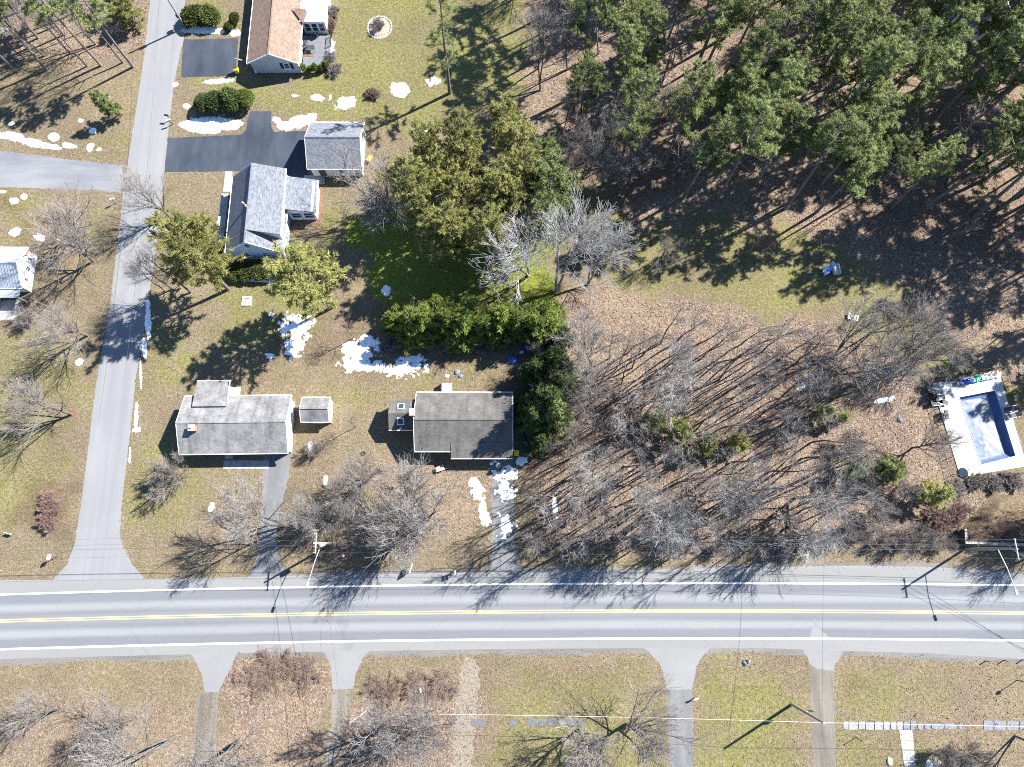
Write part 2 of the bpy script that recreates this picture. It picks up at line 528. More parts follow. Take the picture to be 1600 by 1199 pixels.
class MB:
    def __init__(s):
        s.v = []
        s.f = []

    def add(s, vs, fs):
        o = len(s.v)
        s.v += [tuple(q) for q in vs]
        s.f += [tuple(i + o for i in f) for f in fs]
        return s

    def box(s, c, size, rot=0.0, taper=1.0):
        hx, hy, hz = (q / 2 for q in size)
        cr, sr = math.cos(rot), math.sin(rot)
        vs = []
        for z in (-hz, hz):
            k = taper if z > 0 else 1.0
            for x, y in ((-hx, -hy), (hx, -hy), (hx, hy), (-hx, hy)):
                x, y = x * k, y * k
                vs.append((c[0] + x * cr - y * sr, c[1] + x * sr + y * cr, c[2] + z))
        return s.add(vs, [(3, 2, 1, 0), (4, 5, 6, 7), (0, 1, 5, 4), (1, 2, 6, 5), (2, 3, 7, 6), (3, 0, 4, 7)])

    def tube(s, p0, p1, r0, r1=None, n=6, caps=True):
        r1 = r0 if r1 is None else r1
        p0, p1 = Vector(p0), Vector(p1)
        d = (p1 - p0)
        d.normalize()
        a = d.orthogonal().normalized()
        b = d.cross(a)
        vs = []
        for p, r in ((p0, r0), (p1, r1)):
            for i in range(n):
                t = 2 * math.pi * i / n
                vs.append(p + a * (r * math.cos(t)) + b * (r * math.sin(t)))
        fs = [(i, (i + 1) % n, n + (i + 1) % n, n + i) for i in range(n)]
        if caps:
            fs += [tuple(reversed(range(n))), tuple(range(n, 2 * n))]
        return s.add(vs, fs)

    def prism(s, pts, z0, z1):
        n = len(pts)
        vs = [(x, y, z0) for x, y in pts] + [(x, y, z1) for x, y in pts]
        return s.add(vs, [tuple(reversed(range(n))), tuple(range(n, 2 * n))] + [(i, (i + 1) % n, n + (i + 1) % n, n + i) for i in range(n)])

    def slab(s, quad, th):
        """a thick plate below the given quad (ccw seen from above)"""
        q = [Vector(p) for p in quad]
        nrm = (q[1] - q[0]).cross(q[-1] - q[0]).normalized()
        n = len(q)
        vs = q + [p - nrm * th for p in q]
        return s.add(vs, [tuple(range(n)), tuple(reversed(range(n, 2 * n)))] + [(i, n + i, n + (i + 1) % n, (i + 1) % n) for i in range(n)])

    def dome(s, c, rx, ry, rz, n=10, m=4, low=0.0, jit=0.0, rng=RNG):
        vs, fs = [], []
        for j in range(m):
            a = low + (math.pi / 2 - low) * j / m
            for i in range(n):
                t = 2 * math.pi * i / n
                k = 1 + jit * (rng.random() - .5)
                vs.append((c[0] + rx * math.cos(a) * math.cos(t) * k, c[1] + ry * math.cos(a) * math.sin(t) * k, c[2] + rz * math.sin(a)))
        vs.append((c[0], c[1], c[2] + rz))
        for j in range(m - 1):
            for i in range(n):
                fs.append((j * n + i, j * n + (i + 1) % n, (j + 1) * n + (i + 1) % n, (j + 1) * n + i))
        for i in range(n):
            fs.append(((m - 1) * n + i, (m - 1) * n + (i + 1) % n, len(vs) - 1))
        return s.add(vs, fs)

    def mesh(s, name):
        me = bpy.data.meshes.new(name)
        me.from_pydata([tuple(v) for v in s.v], [], s.f)
        me.update()
        return me

    def build(s, name, mat, parent=None):
        return link(name, s.mesh(name), mat, parent)


def chaikin(pts, it=2):
    for _ in range(it):
        q = []
        n = len(pts)
        for i in range(n):
            a, b = pts[i], pts[(i + 1) % n]
            q.append((a[0] * .75 + b[0] * .25, a[1] * .75 + b[1] * .25))
            q.append((a[0] * .25 + b[0] * .75, a[1] * .25 + b[1] * .75))
        pts = q
    return pts


def ragged(pts, step=.5, amp=.08, seed=0):
    r = random.Random(seed)
    out = []
    n = len(pts)
    for i in range(n):
        a, b = Vector(pts[i]), Vector(pts[(i + 1) % n])
        L = (b - a).length
        k = max(1, int(L / step))
        nv = Vector((-(b - a).y, (b - a).x)).normalized() if L > 1e-6 else Vector((0, 0))
        for j in range(k):
            p = a.lerp(b, j / k) + nv * (r.gauss(0, amp))
            out.append((p.x, p.y))
    return out


def sheet(name, px, z, mat, smooth=0, rag=.06, world=False, kind='structure', seed=1):
    pts = [tuple(p) for p in px] if world else [P(*p) for p in px]
    if smooth:
        pts = chaikin(pts, smooth)
    if rag:
        pts = ragged(pts, .45, rag, seed)
    vs = [Vector((x, y, z)) for x, y in pts]
    tris = tessellate_polygon([vs])
    area = sum(vs[a].x * vs[b].y - vs[b].x * vs[a].y + vs[b].x * vs[c].y - vs[c].x * vs[b].y + vs[c].x * vs[a].y - vs[a].x * vs[c].y for a, b, c in tris)
    fs = [(a, b, c) for a, b, c in tris]
    me = bpy.data.meshes.new(name)
    me.from_pydata(vs, [], fs)
    bm = bmesh.new()
    bm.from_mesh(me)
    for f in bm.faces:
        if f.normal.z < 0:
            f.normal_flip()
    bm.to_mesh(me)
    bm.free()
    o = link(name, me, mat)
    if kind:
        o['kind'] = kind
    return o


# value noise for masks
def vnoise(x, y, seed=0):
    xi, yi = np.floor(x).astype(np.int64), np.floor(y).astype(np.int64)
    xf, yf = x - xi, y - yi
    u, v = xf * xf * (3 - 2 * xf), yf * yf * (3 - 2 * yf)

    def h(a, b):
        n = (a * 374761393 + b * 668265263 + seed * 1442695041) & 0x7fffffff
        n = ((n ^ (n >> 13)) * 1274126177) & 0x7fffffff
        return ((n ^ (n >> 16)) & 0xffff) / 65535.0
    return (h(xi, yi) * (1 - u) + h(xi + 1, yi) * u) * (1 - v) + (h(xi, yi + 1) * (1 - u) + h(xi + 1, yi + 1) * u) * v


def fnoise(x, y, seed=0, oct=3):
    t, a, s = 0, 1, 0
    for o in range(oct):
        t = t + a * vnoise(x * 2 ** o, y * 2 ** o, seed + o)
        s += a
        a *= .5
    return t / s


def inside(px, X, Y):
    pts = [P(*p) for p in px]
    r = np.zeros(X.shape, bool)
    n = len(pts)
    for i in range(n):
        x0, y0 = pts[i]
        x1, y1 = pts[(i + 1) % n]
        if y0 == y1:
            continue
        c = ((y0 > Y) != (y1 > Y)) & (X < (x1 - x0) * (Y - y0) / (y1 - y0) + x0)
        r ^= c
    return r


# ------------------------------------------------------------------ ground sheet with turf / leaf / dirt zones
LEAF = [([(870, 445), (905, 440), (960, 455), (1100, 480), (1250, 500), (1400, 560), (1470, 600), (1455, 660), (1490, 755), (1600, 790), (1600, 860), (1480, 850), (1300, 858), (1100, 868), (820, 870), (808, 740), (870, 690), (890, 580), (875, 520)], 1.0),
        ([(800, 170), (850, 0), (850, -200), (1900, -200), (1900, 650), (1600, 590), (1500, 560), (1440, 470), (1250, 350), (1100, 340), (1000, 330), (900, 270), (850, 250)], .85),
        ([(-200, -200), (235, -200), (232, 0), (215, 85), (130, 100), (-200, 120)], .8),
        ([(345, 1032), (440, 1026), (512, 1036), (515, 1199), (500, 1400), (300, 1400), (330, 1199)], 1.0),
        ([(560, 1062), (640, 1055), (740, 1062), (725, 1110), (712, 1199), (700, 1400), (520, 1400), (530, 1150)], .95),
        ([(-300, 1110), (120, 1095), (250, 1090), (310, 1100), (320, 1199), (300, 1400), (-300, 1400)], .55),
        ([(570, 690), (640, 720), (770, 740), (760, 840), (640, 870), (540, 850), (560, 760)], .6),
        ([(330, 800), (400, 780), (395, 880), (330, 880)], .45),
        ([(60, 310), (130, 310), (150, 380), (120, 430), (60, 400)], .5),
        ([(600, 600), (600, 700), (480, 720), (470, 780), (560, 760), (570, 660)], .35),
        ([(1380, 1060), (1600, 1060), (1600, 1199), (1450, 1199)], .3)]
GREEN = [([(515, -150), (830, -150), (810, 150), (700, 190), (560, 195), (430, 180), (400, 150), (290, 150), (290, 110), (380, 125), (470, 120), (525, 95)], .62),
         ([(290, -100), (375, -100), (365, 40), (290, 30)], .62),
         ([(545, 330), (640, 310), (760, 330), (870, 330), (872, 480), (780, 500), (700, 480), (580, 480), (560, 400)], 1.0),
         ([(860, 280), (1000, 330), (1200, 350), (1440, 360), (1600, 470), (1600, 600), (1440, 560), (1300, 490), (1100, 470), (960, 450), (880, 380)], .5),
         ([(350, 440), (440, 430), (520, 440), (530, 520), (420, 560), (330, 540)], .62),
         ([(505, 290), (560, 290), (560, 400), (505, 350)], .55),
         ([(225, 480), (330, 520), (300, 600), (210, 640)], .38),
         ([(0, 520), (110, 520), (130, 640), (110, 760), (60, 840), (-200, 840), (-200, 520)], .42),
         ([(0, 295), (60, 300), (40, 380), (0, 380)], .45),
         ([(120, 300), (185, 305), (165, 440), (120, 440)], .3),
         ([(200, 690), (300, 700), (330, 800), (250, 850), (205, 820)], .40),
         ([(520, 600), (640, 590), (790, 590), (800, 610), (640, 620), (540, 660)], .45),
         ([(1090, 1050), (1200, 1030), (1265, 1060), (1265, 1300), (1085, 1300)], .55),
         ([(1320, 1060), (1480, 1050), (1440, 1120), (1320, 1120)], .42),
         ([(1310, 1140), (1430, 1140), (1420, 1300), (1310, 1300)], .5),
         ([(780, 1060), (930, 1050), (1030, 1080), (1030, 1300), (720, 1300), (760, 1120)], .45),
         ([(-200, 1150), (90, 1120), (100, 1400), (-200, 1400)], .25),
         ([(170, 190), (200, 200), (195, 255), (120, 240)], .3),
         ([(1560, 590), (1700, 570), (1700, 640), (1600, 640)], .8),
         ([(1510, 800), (1610, 810), (1610, 850), (1510, 848)], .3)]
DIRT = [([(30, 310), (55, 330), (50, 420), (20, 400), (15, 330)], .5),
        ([(60, 740), (120, 720), (110, 840), (50, 830)], .6),
        ([(70, 640), (110, 600), (130, 680), (60, 720)], .25),
        ([(800, 600), (890, 590), (890, 720), (810, 740)], .8),
        ([(600, 480), (870, 490), (860, 560), (620, 560)], .5),
        ([(440, 500), (560, 490), (600, 540), (520, 560), (420, 590)], .25),
        ([(370, 800), (520, 760), (560, 840), (420, 870)], .35),
        ([(880, 200), (1000, 160), (1100, 280), (950, 320)], .5),
        ([(1300, 290), (1500, 250), (1600, 300), (1600, 420), (1400, 380)], .35),
        ([(840, 1055), (970, 1055), (970, 1078), (830, 1075)], .3),
        ([(1320, 1070), (1345, 1065), (1345, 1090), (1315, 1090)], .5)]


def zone_fields(X, Y):
    wx = (fnoise(X * .22, Y * .22, 3) - .5) * 9 + (fnoise(X * .9, Y * .9, 8) - .5) * 1.6
    wy = (fnoise(X * .22, Y * .22, 5) - .5) * 9 + (fnoise(X * .9, Y * .9, 13) - .5) * 1.6
    out = []
    for z in (LEAF, GREEN, DIRT):
        m = np.zeros(X.shape)
        for px, v in z:
            m = np.where(inside(px, X + wx, Y + wy), np.maximum(m, v), m)
        out.append(m)
    return out


def build_ground():
    xs = np.concatenate(([-3000, -900, -320, -160], np.arange(-110, 110.01, .55), [160, 320, 900, 3000]))
    ys = np.concatenate(([-3000, -900, -320, -90], np.arange(-46, 112.01, .55), [160, 320, 900, 3000]))
    X, Y = np.meshgrid(xs, ys)
    L, G, D = zone_fields(X, Y)

    def blur(a):
        b = a.copy()
        b[1:-1, 1:-1] = (a[1:-1, 1:-1] * 2 + a[:-2, 1:-1] + a[2:, 1:-1] + a[1:-1, :-2] + a[1:-1, 2:]) / 6
        return b
    for _ in range(4):
        L, G, D = blur(L), blur(G), blur(D)
    ny, nx = X.shape
    Z = np.zeros_like(X)
    # the dug-out of the swimming pool
    verts = np.stack([X, Y, Z], -1).reshape(-1, 3)
    idx = np.arange(ny * nx).reshape(ny, nx)
    F = np.stack([idx[:-1, :-1], idx[:-1, 1:], idx[1:, 1:], idx[1:, :-1]], -1).reshape(-1, 4)
    fx = (X[:-1, :-1] + X[1:, 1:]).ravel() / 2
    fy = (Y[:-1, :-1] + Y[1:, 1:]).ravel() / 2
    hole = inside([(1490, 614), (1558, 602), (1594, 718), (1529, 735)], fx, fy)
    F = F[~hole]
    me = fast_mesh('ground', verts, F.ravel(), np.full(len(F), 4))
    at = me.color_attributes.new('zone', 'FLOAT_COLOR', 'POINT')
    colr = np.stack([L, G, D, np.ones_like(L)], -1).reshape(-1, 4).astype(np.float32)
    at.data.foreach_set('color', colr.ravel())
    o = link('ground', me, M['ground'])
    o['kind'] = 'structure'


build_ground()


# ------------------------------------------------------------------ roads, drives, paint
def interp(pts, x):
    xs = [p[0] for p in pts]
    ys = [p[1] for p in pts]
    c = np.polyfit(xs, ys, 4) if len(pts) > 5 else np.polyfit(xs, ys, 2)
    return float(np.polyval(c, x))


def lin(pts, x):
    return float(np.interp(x, [p[0] for p in pts], [p[1] for p in pts]))


N_EDGE = [(-60, 908), (0, 907), (150, 905.5), (300, 904), (500, 899), (640, 897), (800, 893), (1000, 891), (1200, 886), (1330, 884), (1450, 886), (1530, 891), (1600, 898), (1660, 905)]
S_EDGE = [(-60, 1032), (0, 1030), (400, 1020), (800, 1014), (1000, 1013), (1200, 1013), (1300, 1016.5), (1450, 1021), (1600, 1030), (1660, 1035)]
N_LINE = [(0, 928), (200, 924), (400, 920), (600, 916.5), (800, 913.5), (1000, 911), (1200, 910), (1400, 911.5), (1600, 916.5)]
YEL = [(0, 969.5), (200, 966), (400, 962), (600, 959), (800, 956.5), (1000, 954.5), (1200, 953.7), (1400, 955.5), (1600, 959.5)]
S_LINE = [(0, 1014), (200, 1009.5), (400, 1005.5), (600, 1002), (800, 999.5), (1000, 997.5), (1200, 996.8), (1400, 998), (1600, 1002.3)]
PX = list(range(-60, 1661, 20))


def poly2(pts):
    c = np.polyfit([p[0] for p in pts], [p[1] for p in pts], 2)
    return lambda x: float(np.polyval(c, x))


def extend(w):
    a, b = Vector(w[0]), Vector(w[1])
    d = (a - b).normalized()
    w = [tuple(a + d * 320)] + w
    a, b = Vector(w[-1]), Vector(w[-2])
    d = (a - b).normalized()
    return w + [tuple(a + d * 320)]


def row(fn):
    return extend([P(x, fn(x)) for x in PX])


fN, fY, fS = poly2(N_LINE), poly2(YEL), poly2(S_LINE)
rows = [(row(lambda x: lin(N_EDGE, x)), 0.0), (row(fN), .2), (row(fY), .5), (row(fS), .8), (row(lambda x: lin(S_EDGE, x)), 1.0)]


def build_main_road():
    vs, fs, vv = [], [], []
    n = len(rows[0][0])
    for pts, v in rows:
        vs += [(x, y, .014) for x, y in pts]
        vv += [(i / n, v) for i in range(n)]
    for r in range(len(rows) - 1):
        for i in range(n - 1):
            a = (r + 1) * n + i
            b = r * n + i
            fs.append((a, a + 1, b + 1, b))
    me = bpy.data.meshes.new('main_road')
    me.from_pydata(vs, [], fs)
    uv = me.uv_layers.new(name='across')
    for l in me.loops:
        uv.data[l.index].uv = vv[l.vertex_index]
    o = link('main_road', me, M['main_road'])
    o['kind'] = 'structure'


build_main_road()


def stripe(name, fn, off, wid, z, mat):
    c = row(fn)
    vs, fs = [], []
    n = len(c)
    for i in range(n):
        a = Vector(c[max(0, i - 1)])
        b = Vector(c[min(n - 1, i + 1)])
        d = (b - a).normalized()
        nv = Vector((-d.y, d.x))
        p = Vector(c[i]) + nv * off
        q = p + nv * wid / 2
        r = p - nv * wid / 2
        vs += [(q.x, q.y, z), (r.x, r.y, z)]
    for i in range(n - 1):
        fs.append((2 * i + 1, 2 * i + 3, 2 * i + 2, 2 * i))
    me = bpy.data.meshes.new(name)
    me.from_pydata(vs, [], fs)
    o = link(name, me, mat)
    o['kind'] = 'structure'


stripe('edge_line', fN, 0, .22, .019, M['paint_white'])
stripe('edge_line', fS, 0, .24, .019, M['paint_white'])
stripe('centre_line', fY, .13, .13, .019, M['paint_yellow'])
stripe('centre_line', fY, -.13, .13, .019, M['paint_yellow'])

# gravel strip along the south edge of the road
gp = [(x, lin(S_EDGE, x) - 3) for x in range(-60, 1661, 40)] + [(x, lin(S_EDGE, x) + 9 + 2 * math.sin(x * .031)) for x in range(1660, -61, -40)]
sheet('gravel_shoulder', gp, .005, M['shoulder'], 0, .12)
gp = [(x, lin(N_EDGE, x) - 5 - 2 * math.sin(x * .023)) for x in range(440, 1661, 40)] + [(x, lin(N_EDGE, x) + 3) for x in range(1660, 439, -40)]
sheet('gravel_shoulder', gp, .005, M['shoulder'], 0, .12)

side = [(236, -60), (235, 0), (222, 110), (205, 220), (193, 300), (172, 480), (150, 600), (138, 700), (125, 800), (117, 850), (106, 880), (80, 909), (80, 915), (235, 915), (226, 905), (206, 880), (190, 850), (187, 830), (190, 790), (203, 680), (211, 600), (232, 470), (245, 380), (257, 270), (262, 215), (272, 130), (287, 60), (290, 0), (292, -60)]
sp = [P(*p) for p in side]
sp[0] = (P(236, -60)[0], 400)
sp[-1] = (P(292, -60)[0], 400)
sheet('side_road', sp, .010, M['side_road'], 0, .035, True)
sheet('side_street', [(-200, 226), (0, 236), (60, 243), (130, 252), (192, 258), (194, 303), (160, 298), (100, 296), (0, 292), (-200, 285)], .007, M['side_street'], 0, .06)
sheet('driveway', [(286, 62), (372, 60), (368, 119), (283, 121)], .007, M['drive_dark'], 0, .03)
sheet('driveway', [(258, 216), (300, 214), (376, 211), (384, 204), (386, 190), (392, 174), (424, 174), (424, 198), (428, 206), (482, 205), (482, 275), (432, 290), (410, 268), (256, 269)], .007, M['drive_dark'], 0, .03)
sheet('driveway', [(411, 712), (458, 700), (452, 740), (437, 800), (431, 850), (438, 880), (450, 900), (385, 905), (398, 880), (404, 850), (408, 800), (410, 740)], .006, M['drive_mid'], 0, .07)
sheet('driveway', [(765, 720), (801, 716), (803, 790), (806, 860), (816, 898), (758, 899), (768, 870), (769, 800)], .006, M['drive_mid'], 0, .10)
# aprons and drives of the lots south of the road
sheet('driveway_apron', [(292, 1010), (374, 1010), (362, 1040), (345, 1072), (341, 1082), (320, 1082), (316, 1055), (307, 1038)], .009, M['apron'], 0, .05)
sheet('driveway', [(320, 1078), (343, 1078), (340, 1120), (330, 1220), (300, 1220), (304, 1160), (306, 1100)], .006, M['gravel'], 0, .12)
sheet('driveway_apron', [(498, 1008), (584, 1008), (567, 1028), (556, 1052), (551, 1077), (520, 1077), (517, 1045), (512, 1028)], .009, M['apron'], 0, .05)
sheet('driveway', [(519, 1074), (550, 1074), (545, 1112), (536, 1140), (520, 1220), (500, 1220), (517, 1130)], .006, M['gravel'], 0, .12)
sheet('driveway_apron', [(995, 1006), (1117, 1006), (1100, 1022), (1088, 1042), (1081, 1078), (1042, 1078), (1036, 1050), (1028, 1034), (1015, 1020)], .009, M['apron'], 0, .05)
sheet('driveway', [(1042, 1075), (1081, 1075), (1082, 1130), (1084, 1260), (1048, 1260), (1044, 1130)], .006, M['drive_mid'], 0, .06)
sheet('driveway_apron', [(1252, 1008), (1325, 1010), (1308, 1030), (1302, 1047), (1280, 1046), (1264, 1036), (1260, 1026)], .009, M['apron'], 0, .12)
sheet('driveway', [(1265, 1036), (1303, 1044), (1303, 1110), (1308, 1260), (1272, 1260), (1268, 1120)], .006, M['gravel'], 0, .10)
sheet('dirt_track', [(718, 1030), (752, 1030), (748, 1090), (740, 1130), (735, 1240), (706, 1240), (708, 1130), (715, 1080)], .004, M['path_dirt'], 1, .2)
sheet('road_edge_wear', [(1270, 968), (1300, 1000), (1318, 1014), (1256, 1014), (1268, 996)], .0165, M['apron'], 0, .2)

# concrete front walk and stoop of the ranch house, pads
w = thing('front_walk', 'grey concrete front walk along the shaded side of the grey-roofed ranch house', 'walkway')
for i in range(7):
    a, b = P(349 + i * 10.2, 726), P(349 + (i + 1) * 10.2, 726)
    MB().box(((a[0] + b[0]) / 2, a[1] - .02, .02), (abs(b[0] - a[0]) - .02, 1.15, .05)).build('slab', M['concrete'], w)
a = P(358, 712)
MB().box((a[0], a[1] + .3, .02), (1.1, 1.6, .06)).build('slab', M['concrete'], w)


def flag_path():
    w = thing('flagstone_path', 'row of pale flagstones along the lawn at the lower right', 'path')
    rg = random.Random(4)
    xs = [1317, 1326, 1341, 1352, 1366, 1380, 1391, 1401, 1411, 1422, 1431]
    for a, b in zip(xs[:-1], xs[1:]):
        q = [P(a + .7, 1128 + rg.uniform(-1, 1)), P(a + .7, 1140 + rg.uniform(-1, 1)), P(b - .7, 1140 + rg.uniform(-1, 1)), P(b - .7, 1128 + rg.uniform(-1, 1))]
        MB().prism(q, -.02, .05 + rg.uniform(0, .02)).build('flagstone', M['flag_pale'] if b < 1415 else M['stone'], w)
    for c, l in ((1438, 8), (1449, 9), (1465, 19), (1485, 19), (1502, 7)):
        q = chaikin([P(c - l / 2, 1130), P(c - l / 2, 1140), P(c + l / 2, 1140), P(c + l / 2, 1131)], 1)
        MB().prism(q, -.02, .05).build('flagstone', M['stone'], w)
    for c, l in ((1544, 15), (1562, 18), (1582, 18), (1600, 14)):
        q = [P(c - l / 2 + .5, 1126 + rg.uniform(-1, 1)), P(c - l / 2 + .3, 1140), P(c + l / 2 - .4, 1141), P(c + l / 2, 1127 + rg.uniform(-1, 1))]
        MB().prism(q, -.02, .05).build('flagstone', M['stone'], w)
    w2 = thing('flagstone_path', 'blue-grey flagstones half in tree shade between the two middle drives', 'path')
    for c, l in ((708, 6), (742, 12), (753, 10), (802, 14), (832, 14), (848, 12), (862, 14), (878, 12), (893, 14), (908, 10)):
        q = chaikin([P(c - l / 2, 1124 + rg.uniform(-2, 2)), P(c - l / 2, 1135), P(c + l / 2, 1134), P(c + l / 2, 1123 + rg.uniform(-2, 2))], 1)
        MB().prism(q, -.02, .05).build('flagstone', M['flag_shaded'], w2)
    w3 = thing('concrete_walk', 'concrete walk running off the flagstone row to the bottom edge', 'walkway')
    for i in range(5):
        y0, y1 = 1141 + i * 16, 1141 + (i + 1) * 16 - .8
        MB().prism([P(1405 + i * 2.4, y0), P(1406.5 + i * 2.4, y1), P(1427 + i * 1.6, y1), P(1425 + i * 1.6, y0)], -.02, .035).build('slab', M['concrete'], w3)


flag_path()


# ------------------------------------------------------------------ buildings
def window(parent, c, w, h, nrm, mat_f=None, shutters=False, sill=True):
    """frame + recessed pane on a vertical wall; nrm is one of 'n','s','e','w' (local axes)"""
    dx, dy = {'n': (0, 1), 's': (0, -1), 'e': (1, 0), 'w': (-1, 0)}[nrm]
    along = (1, 0) if dx == 0 else (0, 1)

    def bx(mb, off_a, off_z, sa, sz, th, out):
        cx = c[0] + along[0] * off_a + dx * out
        cy = c[1] + along[1] * off_a + dy * out
        size = (sa, th, sz) if dx == 0 else (th, sa, sz)
        mb.box((cx, cy, c[2] + off_z), size)
    f = MB()
    t = .09
    bx(f, 0, h / 2 - t / 2, w, t, .08, .04)
    bx(f, 0, -h / 2 + t / 2, w, t, .08, .04)
    bx(f, -w / 2 + t / 2, 0, t, h - 2 * t, .08, .04)
    bx(f, w / 2 - t / 2, 0, t, h - 2 * t, .08, .04)
    bx(f, 0, 0, w - 2 * t, .05, .06, .03)
    fo = f.build('window', mat_f or M['trim'], parent)
    g = MB()
    bx(g, 0, 0, w - 2 * t, h - 2 * t, .03, .012)
    g.build('pane', M['glass'], fo)
    if sill:
        s_ = MB()
        bx(s_, 0, -h / 2 - .04, w + .12, .07, .14, .07)
        s_.build('sill', M['trim'], fo)
    if shutters:
        for sg in (-1, 1):
            s = MB()
            bx(s, sg * (w / 2 + .3), 0, .42, h, .05, .03)
            s.build('shutter', M['shutter'], parent)


def door(parent, c, w, h, nrm, mat=None):
    dx, dy = {'n': (0, 1), 's': (0, -1), 'e': (1, 0), 'w': (-1, 0)}[nrm]
    d = MB().box((c[0] + dx * .03, c[1] + dy * .03, c[2]), (w, .08, h) if dx == 0 else (.08, w, h)).build('door', mat or M['door'], parent)
    MB().box((c[0] + dx * .1 + (w * .35 if dx == 0 else 0), c[1] + dy * .1 + (w * .35 if dx else 0), c[2]), (.08, .08, .08)).build('handle', M['metal'], d)


def gable(parent, L, D, eave, ridge, wall, roof, oh=.35, rake=.3, x0=0, y0=0, th=.16, base=0.0, ridge_off=0.0, trim='trim', eave_n=None, ridge_cap=True):
    """gable body centred at x0,y0 with its ridge along local x"""
    hl, hd = L / 2, D / 2
    en = eave if eave_n is None else eave_n
    ry = y0 + ridge_off
    ws = MB()
    vs = [(x0 - hl, y0 - hd, base), (x0 + hl, y0 - hd, base), (x0 + hl, y0 + hd, base), (x0 - hl, y0 + hd, base),
          (x0 - hl, y0 - hd, eave), (x0 + hl, y0 - hd, eave), (x0 + hl, y0 + hd, en), (x0 - hl, y0 + hd, en),
          (x0 - hl, ry, ridge - .05), (x0 + hl, ry, ridge - .05)]
    ws.add(vs, [(0, 1, 5, 4), (1, 2, 6, 9, 5), (2, 3, 7, 6), (3, 0, 4, 8, 7), (3, 2, 1, 0)])
    ws.build('wall', M[wall], parent)
    ss = (ridge - eave) / (hd + ridge_off)
    sn = (ridge - en) / (hd - ridge_off)
    hx = hl + rake
    es, ens = eave - ss * oh, en - sn * oh
    rr = ridge + .12
    r = MB()
    r.slab([(x0 - hx, y0 - hd - oh, es + .12), (x0 + hx, y0 - hd - oh, es + .12), (x0 + hx, ry, rr), (x0 - hx, ry, rr)], th)
    ro = r.build('roof', M[roof], parent)
    r2 = MB()
    r2.slab([(x0 + hx, y0 + hd + oh, ens + .12), (x0 - hx, y0 + hd + oh, ens + .12), (x0 - hx, ry + .002, rr), (x0 + hx, ry + .002, rr)], th)
    r2.build('roof', M[roof], parent)
    if ridge_cap:
        MB().box((x0, ry, rr + .02), (2 * hx - .04, .22, .06)).build('ridge_cap', M[roof], ro)
    f = MB()
    f.box((x0, y0 - hd - oh - .05, es + .05), (2 * hx, .1, .13))
    f.build('gutter', M[trim], parent)
    f = MB()
    f.box((x0, y0 + hd + oh + .05, ens + .05), (2 * hx, .1, .13))
    f.build('gutter', M[trim], parent)
    for sg in (-1, 1):
        f = MB()
        xx = x0 + sg * (hx + .015)
        for (ya, za, yb, zb) in ((y0 - hd - oh, es, ry, rr - .12), (y0 + hd + oh, ens, ry, rr - .12)):
            f.add([(xx - .03, ya, za - .1), (xx + .03, ya, za - .1), (xx + .03, yb, zb - .1), (xx - .03, yb, zb - .1),
                   (xx - .03, ya, za + .14), (xx + .03, ya, za + .14), (xx + .03, yb, zb + .14), (xx - .03, yb, zb + .14)],
                  [(3, 2, 1, 0), (4, 5, 6, 7), (0, 1, 5, 4), (1, 2, 6, 5), (2, 3, 7, 6), (3, 0, 4, 7)])
        f.build('bargeboard', M[trim], parent)
    return ro


def vent(parent, p, r=.06, h=.35):
    MB().tube(p, (p[0], p[1], p[2] + h), r, r, 8).build('vent_pipe', M['metal'], parent)


def on_slope(y, hd, eave, ridge, off=0):
    return eave + (ridge - eave) * (1 - abs(y) / hd)


# --- ranch house at the corner
h = thing('ranch_house', 'long ranch house with streaked pale grey roof and a rear wing beside the side road', 'house', (-37.4, 15.7, 0), R(.7))
gable(h, 13.9, 7.1, 2.75, 4.3, 'siding_white', 'roof_ranch', .42, .35)
window(h, (6.95, 1.6, 1.6), 1.1, 1.1, 'e')
window(h, (6.95, -1.2, 1.6), 1.1, 1.1, 'e')
for x in (-5, -2.2, 2.6, 5):
    window(h, (x, -3.55, 1.55), 1.5, 1.15, 's')
door(h, (.6, -3.55, 1.05), .95, 2.05, 's')
# rear wing with its own low roof
wg = MB().box((-3.4, 4.45, 1.35), (4.2, 1.85, 2.7))
wg.build('wall', M['siding_white'], h)
rf = MB().slab([(-5.7, 2.35, 3.72), (-1.15, 2.35, 3.72), (-1.15, 6.05, 2.92), (-5.7, 6.05, 2.92)], .16)
rf.build('roof', M['roof_ranch'], h)
MB().box((-1.11, 4.2, 3.2), (.06, 3.7, .22)).build('bargeboard', M['trim'], h)
MB().box((-3.42, 6.1, 2.86), (4.6, .1, .13)).build('gutter', M['trim'], h)
door(h, (-1.3, 4.4, 1.1), .9, 2.0, 'e', M['trim'])
vent(h, (-5.6, 1.1, 3.9))
vent(h, (-1.55, 1.05, 3.9))
c = MB().box((-4.95, -.75, 4.35), (.75, .75, 1.1)).build('chimney', M['brick'], h)
MB().box((-4.95, -.75, 4.93), (.85, .85, .08)).build('chimney_cap', M['concrete'], c)
MB().tube((-4.95, -.75, 4.97), (-4.95, -.75, 5.2), .14, .14, 8).build('flue', M['metal'], c)
p = P(368, 613)
st = thing('stoop', 'small white concrete stoop tucked behind the ranch house wing', 'stoop', (p[0], p[1] - .3, 0))
MB().box((0, 0, .12), (1.35, 1.9, .25)).build('platform', M['concrete_white'], st)
MB().tube((-.5, .7, .25), (-.5, .7, 1.15), .02).tube((.55, .8, .25), (.55, .8, 1.15), .02).tube((-.5, .7, 1.15), (.55, .8, 1.15), .02).build('handrail', M['black_metal'], st)

